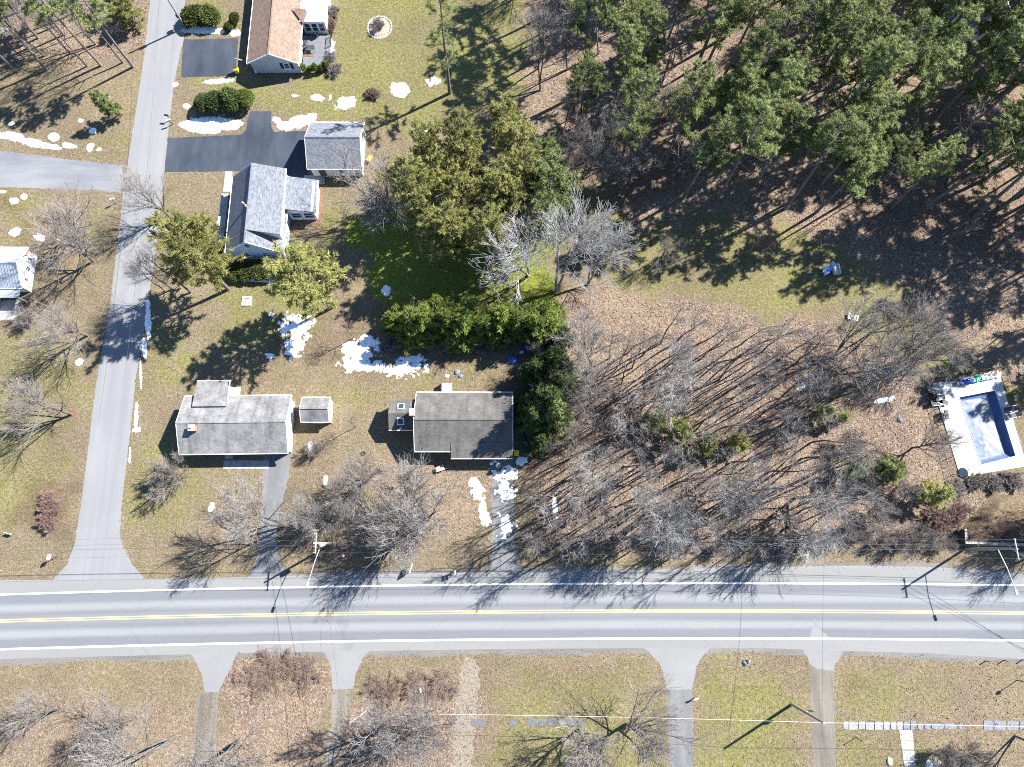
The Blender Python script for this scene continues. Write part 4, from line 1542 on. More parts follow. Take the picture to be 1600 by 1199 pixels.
def shrub_variant(name, seed, rx=1.0, ry=1.0, h=1.4, n=2600, leaf=.16, lw=.09, lobes=7, flat=1.0, up=.35):
    """leaf-clad bush: uneven shell of leaves over inner leaves and short stems"""
    rs = np.random.RandomState(seed)
    rg = random.Random(seed)
    u = rs.normal(size=(n, 3))
    u /= np.linalg.norm(u, axis=1, keepdims=True)
    u[:, 2] = np.abs(u[:, 2]) * np.where(rs.uniform(size=n) < .82, 1, -.35)
    lob = rs.normal(size=(lobes, 3))
    lob /= np.linalg.norm(lob, axis=1, keepdims=True)
    bulge = np.max(np.clip(u @ lob.T, 0, 1) ** 3, axis=1)
    rad = (.80 + .24 * bulge) * rs.uniform(.80, 1.02, n) ** .7
    inner = rs.uniform(size=n) < .2
    rad = np.where(inner, rad * rs.uniform(.5, .9, n), rad)
    pos = u * rad[:, None] * np.array([rx, ry, h * .55]) + np.array([0, 0, h * .45])
    dirs = u * .7 + rs.normal(size=(n, 3)) * .55 + np.array([0, 0, up])
    tint = np.clip(rs.uniform(0, 1, n) * .8 + .2 * bulge, 0, 1)
    cm = blades_mesh(name + '_crown', pos, dirs, leaf * rs.uniform(.7, 1.3, n), lw * rs.uniform(.7, 1.3, n), tint, seed, True)
    S = []
    for i in range(14):
        a = rg.uniform(0, 6.28)
        limb(S, Vector((math.cos(a) * rx * .15, math.sin(a) * ry * .15, -.03)), Vector((math.cos(a) * rx * .7, math.sin(a) * ry * .7, h * rg.uniform(.6, 1.0))), h * .8, .03, .008, 3, rg, .12, .02)
    tm = tubes_mesh(name + '_stem', [(S, 5)])
    return tm, cm, h


V = {}
for i in range(4):
    V['wood%d' % i] = bare_variant('wood_tree', 100 + i, 14.0, fork=.55, n1=8, l1=.22, ang1=(18, 42), n2=4, n3=4, n4=2, r=.125, twig=.0125, spread=.12)
for i in range(2):
    V['grove%d' % i] = bare_variant('grove_tree', 150 + i, 13.0, fork=.34, stems=2, n1=16, l1=.38, ang1=(28, 56), n2=7, n3=6, n4=2, r=.20, twig=.0155, spread=.09)
for i in range(3):
    V['yard%d' % i] = bare_variant('yard_tree', 200 + i, 9.0, fork=.12, stems=1, n1=18, l1=.58, ang1=(24, 56), n2=7, n3=6, n4=2, r=.16, twig=.0125, spread=.06)
for i in range(2):
    V['multi%d' % i] = bare_variant('multi_stem_tree', 250 + i, 10.0, fork=.16, stems=5, n1=22, l1=.44, ang1=(20, 48), n2=6, n3=6, n4=2, r=.25, twig=.0135, spread=.16)
for i in range(2):
    V['bush%d' % i] = bare_variant('bare_bush', 280 + i, 3.0, fork=.06, stems=9, n1=24, l1=.42, ang1=(18, 48), n2=6, n3=5, n4=2, r=.06, twig=.0065, spread=.17)
V['dwarf0'] = bare_variant('dense_bush', 285, 1.4, fork=.05, stems=14, n1=30, l1=.5, ang1=(25, 60), n2=7, n3=6, n4=2, r=.05, twig=.008, spread=.26)
V['thin0'] = bare_variant('thin_tree', 300, 15.0, fork=.45, n1=13, l1=.27, ang1=(28, 60), n2=6, n3=6, n4=3, r=.16, twig=.009, spread=.06)
for i in range(4):
    V['wpine%d' % i] = conifer_variant('white_pine', 400 + i, 22.0, bare=.44 + .05 * i, maxr=4.0, whorls=12, per=4, tuft=.40, wid=.08, blades=11, step=.30, profile='round', elev=(0, 32))
V['lone'] = conifer_variant('sparse_pine', 430, 24.0, bare=.30, maxr=3.4, whorls=14, per=3, tuft=.45, wid=.06, blades=11, step=.42, profile='round', elev=(0, 30))
for i in range(3):
    V['rpine%d' % i] = conifer_variant('red_pine', 450 + i, 16.0, bare=.36, maxr=3.2, whorls=14, per=6, tuft=.42, wid=.095, blades=11, step=.46, profile='top', elev=(5, 40), tuft_from=.35)
for i in range(2):
    V['hemlock%d' % i] = conifer_variant('hemlock', 500 + i, 7.0, bare=.02, maxr=2.1, whorls=20, per=7, tuft=.30, wid=.09, blades=8, step=.26, profile='cone', elev=(0, 30), tuft_from=.2)
for i in range(2):
    V['small%d' % i] = conifer_variant('small_pine', 520 + i, 6.0, bare=.14, maxr=1.75, whorls=12, per=6, tuft=.36, wid=.075, blades=11, step=.28, profile='round', elev=(5, 35))
V['round0'] = shrub_variant('round_shrub', 600, 1.0, 1.0, 2.2, 5200, .13, .07, 9)
V['round1'] = shrub_variant('round_shrub', 601, 1.0, 1.0, 2.0, 5200, .13, .07, 5)
V['hedge0'] = shrub_variant('hedge_shrub', 602, 1.0, .8, 1.5, 3600, .18, .10, 8)
V['cone0'] = shrub_variant('cone_shrub', 603, .42, .42, 2.2, 1500, .14, .07, 3, up=1.0)
made = []            # (object, kind key, world x, y) for the label pass
CACHE = {}


def mesh_with(me, mat):
    k = (me.name, mat.name)
    if k not in CACHE:
        m = me if not me.materials else me.copy()
        if me.materials:
            m.materials.clear()
        m.materials.append(mat)
        CACHE[k] = m
    return CACHE[k]


MATS = {'wood': ('bark', 'twig'), 'grove': ('bark', 'twig_pale'), 'yard': ('bark', 'twig_warm'), 'multi': ('bark', 'twig'), 'bush': ('bark', 'twig_warm'), 'thin': ('bark', 'twig'),
        'wpine': ('pine_bark', 'needle_white'), 'lone': ('pine_bark', 'needle_white'), 'rpine': ('pine_bark', 'needle_red'), 'hemlock': ('pine_bark', 'needle_bright'), 'small': ('pine_bark', 'needle_lime'),
        'round': ('bark', 'needle_dark'), 'hedge': ('bark', 'leaf_shrub'), 'cone': ('bark', 'needle_bright'), 'dwarf': ('bark', 'twig_red')}
NAMES = {'wood': 'bare_tree', 'grove': 'bare_tree', 'yard': 'bare_tree', 'multi': 'bare_tree', 'bush': 'bare_shrub', 'thin': 'bare_tree', 'wpine': 'pine_tree', 'lone': 'pine_tree', 'rpine': 'pine_tree',
         'hemlock': 'evergreen_tree', 'small': 'young_pine', 'round': 'shrub', 'hedge': 'shrub', 'cone': 'cone_shrub', 'dwarf': 'shrub'}
CATS = {'bare_tree': 'bare tree', 'bare_shrub': 'bare shrub', 'pine_tree': 'pine tree', 'evergreen_tree': 'evergreen tree', 'young_pine': 'young pine', 'shrub': 'shrub', 'cone_shrub': 'shrub'}


def plant(key, x, y, h, label=None, rg=RNG, wide=1.0, mats=None, group=None, lean=0.03, sx=None, rot=None):
    base = key.rstrip('0123456789')
    tm, cm, H = V[key]
    s = h / H
    a, b = mats or MATS[base]
    nm = NAMES[base]
    t = thing(nm, label or '', CATS[nm], (x, y, 0), rg.uniform(0, 6.283) if rot is None else rot, group)
    t.scale = (s * wide, s * wide * (sx or 1.0), s)
    t.rotation_euler[0] = rg.gauss(0, lean)
    t.rotation_euler[1] = rg.gauss(0, lean)
    link('stem' if nm in ('shrub', 'cone_shrub', 'bare_shrub') else 'trunk', mesh_with(tm, M[a]), None, t)
    link('foliage' if nm in ('shrub', 'cone_shrub') else 'crown', mesh_with(cm, M[b]), None, t)
    return t


def base_of(u, v, h, f=.72):
    """ground point of a tree whose crown centre shows at pixel u,v"""
    return P(u, v, h * f)


# ------------------------------------------------------------------ trees one by one
TREES = [
    # key, mode(b=base pixel, c=crown pixel), u, v, height, wide, label
    ('yard0', 'b', 146, 409, 11, 1.15, 'bare spreading tree on red mulch beside the white metal-roofed house'),
    ('yard1', 'c', 88, 335, 9, 1.2, 'low bare tree over the leaf bed just above the white metal-roofed house'),
    ('yard2', 'b', 137, 524, 9, 1.25, 'bushy bare lawn tree directly left of the blue shadow on the side road'),
    ('yard1', 'b', 113, 647, 9.5, 1.2, 'bare lawn tree on red mulch left of the side road, level with the ranch house'),
    ('bush0', 'b', 50, 498, 3.0, 1.1, 'small bare bush on red mulch below the concrete pad of the white house'),
    ('bush1', 'b', 277, 742, 5, 1.3, 'dark bare bush on the lawn below the left end of the corner ranch house'),
    ('yard2', 'b', 264, 338, 9.5, 1.0, 'bare tree leaning over the side road just above the big yellow-green pine'),
    ('thin0', 'b', 298, 457, 15.5, 1.0, 'tall pale-stemmed bare tree crossing the side road beside the big yellow-green pine'),
    ('thin0', 'b', 269, 452, 12.5, 1.0, 'slender dark bare tree at the road edge left of the pale tall one'),
    ('thin0', 'b', 258, 455, 10.5, .9, 'shortest of the three thin bare trees leaning across the side road'),
    ('rpine0', 'b', 357, 452, 18.5, 1.3, 'large yellow-green pine that casts the blue shadow on the side road'),
    ('rpine1', 'b', 522, 479, 18.0, 1.3, 'large yellow-green pine at the corner of the cape house lawn'),
    ('grove0', 'b', 452, 822, 13, 1.2, 'big grey bare tree over the concrete driveway of the corner ranch house'),
    ('multi0', 'b', 508, 815, 10.0, 1.0, 'bare multi-stemmed tree right of the concrete driveway, above the lamp pole'),
    ('multi1', 'b', 571, 752, 10, 1.1, 'leaning bare tree between the two ranch house front yards'),
    ('multi0', 'b', 668, 815, 12.5, 1.3, 'broad multi-stemmed bare tree alone on the front lawn of the taupe-roofed house'),
    ('multi1', 'b', 640, 822, 11, 1.2, 'bare multi-stemmed tree touching the left side of the broad front lawn tree'),
    ('thin0', 'b', 556, 667, 6.5, .9, 'spindly bare sapling on the lawn between the shed and the taupe-roofed house'),
    ('bush0', 'b', 500, 706, 3.0, 1.0, 'small bare bush beside a narrow snow patch below the shed'),
    ('yard0', 'b', 92, 1108, 7, 1.1, 'small bare tree on the verge at the lower left'),
    ('grove1', 'b', 372, 1158, 15, 1.25, 'large pale-limbed bare tree at the bottom edge between the two left drives'),
    ('grove0', 'b', 276, 1150, 13, 1.2, 'bare tree over the leftmost gravel drive at the bottom edge'),
    ('yard2', 'b', 200, 1130, 8.5, 1.2, 'bare tree with grey fine twigs on the lawn at the lower left'),
    ('grove0', 'b', 600, 1136, 14, 1.35, 'large pale bare tree standing on red-brown leaves at the bottom centre'),
    ('yard0', 'b', 672, 1130, 10, 1.15, 'bare tree close to the right side of the large pale one at the bottom centre'),
    ('yard1', 'b', 978, 1133, 10.5, 1.25, 'dark-limbed bare tree over the flagstones left of the third drive'),
    ('yard2', 'b', 905, 1140, 9, 1.2, 'low bare tree throwing a fan of black shadow on green turf below the main road'),
    ('grove1', 'b', 1585, 1150, 11, 1.1, 'bare tree at the bottom right corner over the flagstones'),
    ('bush1', 'b', 1462, 1175, 3.5, 1.0, 'bare shrub beside the concrete walk at the bottom edge'),
    ('bush0', 'b', 1510, 1180, 3.5, 1.1, 'bare shrub in the flower bed at the lower right corner'),
    ('multi0', 'b', 608, 346, 13, 1.2, 'bare spreading tree just below the detached garage'),
    ('thin0', 'b', 553, 528, 7.0, 1.2, 'thin reddish bare tree by the largest snow patch'),
    ('grove0', 'b', 868, 457, 16.5, 1.3, 'tall silver bare tree at the right end of the evergreen row'),
    ('grove1', 'b', 826, 430, 15.5, 1.2, 'silver bare tree standing against the right edge of the yellow-green pine grove'),
    ('grove0', 'b', 918, 446, 12.5, 1.2, 'silver bare tree at the left end of the grassy clearing'),
    ('lone', 'b', 703, 146, 24.0, 1.0, 'solitary tall sparse pine on the lawn of the tan-roofed house'),
    ('small0', 'b', 184, 181, 6.5, .9, 'small grey-green conifer on a red mulch ring at the street corner'),
    ('grove1', 'b', 1010, 800, 13.0, 1.0, 'big silver-limbed bare tree in the lower middle of the leafy wood'),
    ('yard1', 'b', 1243, 778, 11, 1.1, 'pale white-twigged bare tree near the road in the right half of the wood'),
    ('multi0', 'b', 1135, 780, 10, 1.1, 'pale bare tree just below the four yellow-green young pines'),
    ('grove1', 'b', 1345, 590, 13.5, 1.3, 'dense grey bare tree left of the pool, largest of the twiggy clump'),
    ('grove0', 'b', 1400, 575, 13, 1.25, 'dense grey bare tree between the twiggy clump and the pool'),
    ('grove0', 'b', 1300, 560, 12, 1.2, 'dense grey bare tree at the left side of the twiggy clump by the clearing'),
    ('grove1', 'b', 1360, 520, 11, 1.15, 'dense grey bare tree at the top of the twiggy clump by the clearing'),
    ('multi1', 'b', 1435, 560, 10.0, 1.0, 'grey bare tree nearest the upper left corner of the pool'),
    ('yard2', 'b', 1425, 700, 8.0, 1.0, 'hazy grey bare tree beside the lower part of the pool fence'),
    ('grove0', 'b', 925, 580, 14.0, 1.05, 'large forked dark-limbed tree at the upper left corner of the leafy wood'),
    ('grove1', 'b', 928, 628, 12.5, .9, 'dark forked tree just below the large one at the wood corner'),
    ('yard0', 'b', 1178, 392, 5.5, 1.0, 'pinkish bare tree standing in the shaded clearing'),
    ('yard1', 'b', 1035, 400, 6.5, .9, 'leaning bare tree at the sunny end of the clearing'),
    ('small0', 'c', 1030, 655, 5.5, 1.2, 'yellow-green young pine, upper left of four in the wood'),
    ('small1', 'c', 1062, 672, 6.0, 1.2, 'yellow-green young pine touching the upper left one in the wood'),
    ('small0', 'c', 1108, 692, 5.5, 1.1, 'yellow-green young pine third along the row of four in the wood'),
    ('small1', 'c', 1160, 692, 5.0, 1.1, 'olive young pine at the right end of the row of four in the wood'),
    ('small1', 'c', 1290, 645, 5.0, .95, 'thin young pine on the leaves midway between the wood and pool'),
    ('small0', 'c', 1318, 650, 4.0, 1.0, 'small olive young pine beside the thin one midway to the pool'),
    ('small0', 'c', 1340, 735, 5.5, 1.0, 'greyish young pine left of two near the lower pool fence'),
    ('small1', 'c', 1395, 735, 6.0, 1.15, 'greyish young pine right of two near the lower pool fence'),
    ('small1', 'c', 1463, 770, 6.5, 1.1, 'bright yellow-green young pine just below the pool corner'),
]
RED_RING = {(146, 409), (113, 647), (50, 498), (184, 181)}
ringn = 0
for key, mode, u, v, hh, wd, lab in TREES:
    x, y = P(u, v) if mode == 'b' else base_of(u, v, hh, .6)
    mats = None
    if 'reddish' in lab or 'pinkish' in lab:
        mats = ('bark', 'twig_red')
    elif 'white-twigged' in lab or 'silver' in lab or 'just below the four' in lab:
        mats = ('twig_pale', 'twig_pale')
    elif key.startswith('grove'):
        mats = ('bark', 'twig')
    elif 'grey-green conifer' in lab or 'greyish young' in lab:
        mats = ('pine_bark', 'needle_white')
    g = None
    t = plant(key, x, y, hh, lab, wide=wd, mats=mats)
    if (u, v) in RED_RING:
        ringn += 1
        where = {146: 'beside the white metal-roofed house', 113: 'level with the corner ranch house', 50: 'below the concrete pad of the white house', 184: 'at the corner of the two side streets'}[u]
        rg_ = MB()
        rg_.dome((0, 0, 0), .52, .52, .08, 14, 3, 0, .15)
        o = tag(rg_.build('mulch_ring', M['red_mulch']), 'red mulch ring round a tree foot ' + where, 'mulch ring', 'red mulch rings')
        o.location = (x, y, .0)

# the yellow-green grove behind the cape house
GROVE = [((686, 418), 'b'), ((718, 404), 'b'), ((772, 405), 'b'), ((664, 232), 'c'), ((690, 268), 'c'), ((722, 222), 'c'), ((742, 258), 'c'), ((790, 186), 'c'), ((806, 228), 'c'), ((775, 290), 'c'), ((812, 272), 'c'), ((846, 250), 'c'), ((860, 290), 'c'), ((722, 300), 'c'), ((655, 290), 'c'), ((800, 330), 'c'), ((840, 340), 'c')]
GL = ['yellow-green pine nearest the lower left of the grove, bare trunk showing', 'yellow-green pine second along the lower edge of the grove, bare trunk showing', 'yellow-green pine at the lower right of the grove, bare trunk showing',
      'yellow-green pine at the far left of the grove, nearest the garage', 'yellow-green pine inside the left part of the grove', 'yellow-green pine at the upper left edge of the grove', 'yellow-green pine just left of the grove middle',
      'yellow-green pine at the very top of the grove', 'yellow-green pine second from the top of the grove', 'yellow-green pine in the middle of the grove', 'yellow-green pine just right of the grove middle', 'dull green pine at the upper right of the grove',
      'dull green pine at the right edge of the grove by the dark hollow', 'yellow-green pine in the lower middle of the grove', 'yellow-green pine at the left of the grove above the bare garage tree', 'yellow-green pine among the silver bare trees at the grove edge', 'dull green pine behind the silver bare trees at the grove edge']
for i, (((u, v), m), lab) in enumerate(zip(GROVE, GL)):
    hh = RNG.uniform(13.5, 17)
    x, y = P(u, v) if m == 'b' else base_of(u, v, hh, .68)
    plant('rpine%d' % (i % 3), x, y, hh, lab, wide=RNG.uniform(.9, 1.1), group='yellow-green pines of the grove', mats=('pine_bark', 'needle_white') if 'dull' in lab else None)

# evergreen row above the taupe house and the dark tangle beside it
ROW = [612, 640, 668, 696, 724, 752, 780, 808, 836, 860]
ORD = ['first', 'second', 'third', 'fourth', 'fifth', 'sixth', 'seventh', 'eighth', 'ninth', 'tenth']
for i, u in enumerate(ROW):
    hh = RNG.uniform(7.2, 8.8) if i else 5.5
    x, y = base_of(u, 505 + RNG.uniform(-5, 5), hh, .5)
    plant('hemlock%d' % (i % 2), x, y, hh, 'bright-topped evergreen, %s from the left in the row above the taupe-roofed house' % ORD[i], wide=RNG.uniform(1.0, 1.25), group='evergreen row')
    if i % 2 == 0:
        x, y = base_of(u + 14, 488, hh * .8, .5)
        plant('hemlock%d' % ((i + 1) % 2), x, y, hh * .85, 'shorter bright evergreen behind the %s tree of the row above the taupe-roofed house' % ORD[i], wide=1.15, group='evergreen row')
TANG = [(838, 578, 9.0), (866, 562, 10), (850, 622, 13), (834, 655, 11.0), (870, 600, 11.5), (862, 655, 12.0), (842, 690, 7.5), (876, 525, 8.0), (822, 628, 5), (886, 575, 7)]
TL = ['dark evergreen above the upper right corner of the taupe roof', 'dark evergreen where the tangle meets the evergreen row', 'largest dark evergreen beside the taupe-roofed house', 'dark evergreen against the right wall of the taupe-roofed house', 'olive evergreen on the wood side of the dark tangle, upper part',
      'olive evergreen on the wood side of the dark tangle, lower part', 'low dark evergreen at the foot of the tangle by the yellow bin', 'dark evergreen at the right end of the evergreen row', 'small dark evergreen right against the taupe roof edge', 'thin evergreen at the left edge of the leafy wood']
for (u, v, hh), lab in zip(TANG, TL):
    x, y = base_of(u, v, hh, .5)
    plant('hemlock%d' % RNG.randint(0, 1), x, y, hh, lab, wide=.78, mats=('pine_bark', 'needle_white' if 'olive' in lab or 'thin' in lab else 'needle_dark'))
for (u, v, hh), lab in zip([(855, 700, 5), (885, 640, 6), (835, 560, 4), (885, 600, 7), (900, 690, 6), (860, 590, 6)],
                           ['bare bush below the dark tangle by the taupe house', 'bare tree threading the wood side of the dark tangle', 'bare bush above the taupe roof corner by the blue tarps', 'tall bare tree above the dark tangle', 'bare tree at the lower right of the dark tangle', 'bare tree in the middle of the dark tangle']):
    x, y = P(u, v)
    plant('yard%d' % RNG.randint(0, 2), x, y, hh, lab)

# tall trunks in the top left corner
TLC = [(45, 75, 'wpine3', 17), (150, 70, 'grove1', 12), (70, 88, 'grove0', 11), (5, 85, 'wpine1', 18), (-25, 130, 'wpine0', 18), (100, 55, 'wpine1', 16), (30, 20, 'grove1', 13), (140, 45, 'wood1', 14), (208, 105, 'wpine2', 19), (192, 98, 'thin0', 15), (158, 103, 'wpine3', 18), (136, 104, 'thin0', 14), (74, 110, 'wpine2', 19), (26, 113, 'wpine3', 16), (110, 84, 'thin0', 15), (180, 60, 'thin0', 14), (60, 60, 'wpine0', 17), (-30, 100, 'wpine1', 18), (10, 50, 'grove0', 12), (90, 40, 'grove1', 12), (40, 92, 'grove0', 10), (-60, 150, 'wpine2', 17), (-90, 60, 'wpine0', 19), (120, 20, 'wpine1', 17)]
TLL = ['pine behind the second trunk in the top left corner', 'bare tree in the thicket near the side road at the top left', 'bare tree low between the two left pine trunks of the corner', 'pine at the very left edge of the top left corner', 'pine just past the left edge above the street', 'pine in the thicket middle at the top left', 'grey bare tree near the top edge of the left corner', 'slim bare tree behind the thick-trunked corner pine', 'leaning pine with a thick bare trunk nearest the side road, top left corner', 'thin bare tree just left of the thick-trunked corner pine', 'tall pine with a pale bare trunk in the top left corner row', 'thin bare tree between two pine trunks in the top left corner', 'tall pine over the leafy ground, second trunk from the left edge', 'pine with the short dark trunk nearest the left edge of the corner',
       'thin bare tree behind the pine trunks in the top left corner', 'thin bare tree by the small green pine top near the side road', 'bushy pine in the middle of the top left corner', 'pine standing just past the left edge of the corner', 'grey bare tree at the left of the top left corner', 'grey bare tree in the thicket at the top left', 'bare tree low among the pine trunks at the top left', 'pine past the left edge shading the snow strip', 'far pine past the left edge', 'pine behind the thicket at the top left edge']
for (u, v, key, hh), lab in zip(TLC, TLL):
    x, y = P(u, v)
    plant(key, x, y, hh, lab, lean=.02)
x, y = base_of(200, 22, 6, .5)
plant('small0', x, y, 6.0, 'yellow-green low pine top by the side road at the top left', wide=1.3, mats=('pine_bark', 'needle_red'))
x, y = base_of(178, 5, 6, .5)
plant('small1', x, y, 6.0, 'yellow-green low pine at the top edge left of the side road', wide=1.2, mats=('pine_bark', 'needle_red'))

# ------------------------------------------------------------------ shrubs
SHR = [
    ('round0', 320, 163, 2.6, 1.55, 1.0, 'rounded evergreen at the left end of the clipped clump above the dark driveway', None),
    ('round1', 340, 160, 3.2, 1.75, 1.0, 'rounded evergreen in the middle of the clipped clump above the dark driveway', None),
    ('round0', 362, 158, 3.4, 1.9, 1.0, 'rounded evergreen right of the middle in the clipped clump above the dark driveway', None),
    ('round1', 382, 156, 3.2, 1.6, 1.0, 'brightest rounded evergreen at the right end of the clipped clump above the dark driveway', ('bark', 'needle_bright')),
    ('hedge0', 303, 27, 2.4, 2.1, .9, 'wide evergreen bush left half of the mound above the top driveway', None),
    ('hedge0', 326, 27, 2.4, 2.1, .9, 'wide evergreen bush right half of the mound above the top driveway', None),
    ('hedge0', 367, 30, 1.8, .95, 1.0, 'green bush at the corner of the tan-roofed house', None),
    ('hedge0', 357, 43, 1.2, .75, 1.0, 'small green bush by the snow beside the top driveway', None),
    ('cone0', 475, 108, 2.0, 1.1, 1.0, 'first cone-shaped evergreen from the left below the deck', None),
    ('cone0', 485, 108, 1.3, 1.0, 1.0, 'shortest cone-shaped evergreen below the deck', None),
    ('cone0', 493, 108, 2.1, 1.1, 1.0, 'middle cone-shaped evergreen below the deck', None),
    ('cone0', 502, 108, 1.6, 1.1, 1.0, 'cone-shaped evergreen right of the middle below the deck', None),
    ('cone0', 509, 103, 2.0, 1.1, 1.0, 'rightmost cone-shaped evergreen below the deck', None),
    ('dwarf0', 520, 40, 1.3, 1.0, 1.0, 'red-brown bush beside the glazed sunroom', None),
    ('dwarf0', 516, 18, 1.6, 1.3, 1.0, 'brown shrub beside the white sunroom roof', ('bark', 'twig_warm')),
    ('dwarf0', 518, 92, 1.0, 1.2, 1.0, 'dead-stemmed flower bed shrub right of the deck, upper', ('bark', 'twig_warm')),
    ('dwarf0', 520, 108, 1.0, 1.2, 1.0, 'dead-stemmed flower bed shrub right of the deck, lower', ('bark', 'twig_warm')),
    ('dwarf0', 584, 144, 1.1, 1.1, 1.0, 'round brown flower clump left of the big round snow patch', None),
    ('dwarf0', 78, 785, 1.5, 1.3, 1.0, 'pinkish twiggy bush at the upper end of the lawn clump by the side road', None),
    ('dwarf0', 83, 800, 1.5, 1.3, 1.0, 'pinkish twiggy bush in the middle of the lawn clump by the side road', None),
    ('dwarf0', 75, 815, 1.4, 1.2, 1.0, 'pinkish twiggy bush at the lower end of the lawn clump by the side road', None),
    ('hedge0', 366, 424, 1.9, 1.5, 1.0, 'dark shrub at the left end of the hedge under the cape house', None),
    ('hedge0', 385, 425, 1.9, 1.5, 1.0, 'dark shrub left of the middle in the hedge under the cape house', None),
    ('hedge0', 404, 424, 2.0, 1.5, 1.0, 'dark shrub in the middle of the hedge under the cape house', None),
    ('hedge0', 421, 422, 2.0, 1.5, 1.0, 'shrub right of the middle in the hedge under the cape house', None),
    ('hedge0', 437, 420, 2.0, 1.4, 1.0, 'brightest shrub at the right end of the hedge under the cape house', None),
    ('hedge0', 345, 392, 1.2, .9, 1.0, 'small green shrub at the lower left corner of the cape house', None),
    ('dwarf0', 610, 545, 1.6, 1.2, 1.0, 'grey-pink bush between the snow and the evergreen row', ('bark', 'twig_warm')),
    ('dwarf0', 622, 530, 1.4, 1.2, 1.0, 'grey bush tucked under the left end of the evergreen row', ('bark', 'twig_warm')),
    ('dwarf0', 684, 548, 1.2, 1.2, 1.0, 'pale bush in the shade below the evergreen row, left one', ('bark', 'twig_warm')),
    ('dwarf0', 722, 540, 1.2, 1.1, 1.0, 'pale bush in the shade below the middle of the evergreen row', ('bark', 'twig_warm')),
    ('dwarf0', 745, 545, 1.2, 1.1, 1.0, 'pale bush in the shade below the evergreen row, right one', ('bark', 'twig_warm')),
    ('hedge0', 812, 625, 1.4, .8, 1.0, 'bright green bush right beside the taupe roof edge', ('bark', 'needle_bright')),
    ('dwarf0', 1488, 800, 1.6, 1.8, 1.0, 'red-brown bush heap left of the retaining wall', None),
    ('dwarf0', 1470, 812, 1.6, 1.8, 1.0, 'red-brown bush heap below the bright young pine', None),
    ('dwarf0', 1500, 765, .8, 1.3, 1.0, 'brown ornamental grass at the left below the pool deck', ('bark', 'twig_warm')),
    ('dwarf0', 1528, 757, 1.1, 1.3, 1.0, 'brown ornamental grass second from the left below the pool deck', ('bark', 'twig_warm')),
    ('dwarf0', 1555, 754, 1.1, 1.3, 1.0, 'brown ornamental grass third from the left below the pool deck', ('bark', 'twig_warm')),
    ('dwarf0', 1585, 748, 1.2, 1.4, 1.0, 'brown ornamental grass at the right edge below the pool deck', ('bark', 'twig_warm')),
    ('bush1', 650, 1075, 1.0, 1.6, 1.0, 'leafy red-brown bush left of the dirt track', ('bark', 'twig_brown')),
    ('bush1', 690, 1070, 1.0, 1.5, 1.0, 'leafy red-brown bush nearest the dirt track', ('bark', 'twig_brown')),
    ('bush0', 600, 1072, 1.0, 1.6, 1.0, 'leafy red-brown bush beside the second drive', ('bark', 'twig_brown')),
    ('bush0', 432, 1050, .9, 2.0, 1.0, 'wiry brown brush patch at the left of the lot between the two left drives', ('bark', 'twig_brown')),
    ('bush1', 470, 1048, .9, 2.0, 1.0, 'wiry brown brush patch at the right of the lot between the two left drives', ('bark', 'twig_brown')),
    ('bush1', 400, 1060, .9, 1.6, 1.0, 'wiry brown brush patch nearest the leftmost drive', ('bark', 'twig_brown')),
]
for key, u, v, hh, wd, sx, lab, mats in SHR:
    x, y = base_of(u, v, hh, .4)
    tm, cm, H0 = V[key]
    t = plant(key, x, y, hh, lab, wide=wd * H0 / hh, mats=mats, lean=.01)
# roadside brush along the edge of the wood
rb = random.Random(5)
k = 0
SPOT = ['by the shaded driveway mouth', 'below the silver-limbed wood tree', 'above the middle of the road shadow', 'above the large blue road shadow', 'below the pale white-twigged tree', 'left of the retaining wall']
for i, u in enumerate([830, 862, 895, 930, 968, 1005, 1042, 1080, 1118, 1155, 1192, 1230, 1266, 1300, 1335, 1370, 1405, 1440, 1470]):
    x, y = P(u, 842 + rb.uniform(-8, 14))
    spot = SPOT[min(5, int((u - 830) / 108))]
    plant('bush%d' % (i % 2), x, y, rb.uniform(2.2, 3.6), 'bare brush on the roadside bank ' + spot, rb, 1.1, group='roadside brush ' + spot)

for u, v, hh, wd, lab in ((1525, 838, 1.3, 1.5, 'low brush on the terrace just behind its left corner'), (1548, 832, 1.2, 1.6, 'low brush in the middle of the terrace behind the wall'), (1575, 838, 1.3, 1.6, 'low brush on the right part of the terrace behind the wall'), (1540, 815, 1.2, 1.8, 'low brush at the back of the terrace, left one'), (1578, 812, 1.2, 1.8, 'low brush at the back of the terrace, right one'), (1512, 800, 1.0, 1.6, 'low brush on the leaf bank left of the terrace back')):
    x, y = P(u, v, 1.2)
    t = plant('bush0', x, y, hh, lab, wide=wd * 1.4, lean=.01, mats=('bark', 'twig_brown'))
    t.location.z = 1.15 if v > 825 else .6
for u, v, hh, key, lab in ((1640, 800, 12, 'multi0', 'bare tree just past the right edge shading the terrace'), (1655, 770, 11, 'yard0', 'bare tree past the right edge below the pool'), (1630, 860, 10, 'yard1', 'bare tree past the right edge by the road bank')):
    x, y = P(u, v)
    plant(key, x, y, hh, lab)

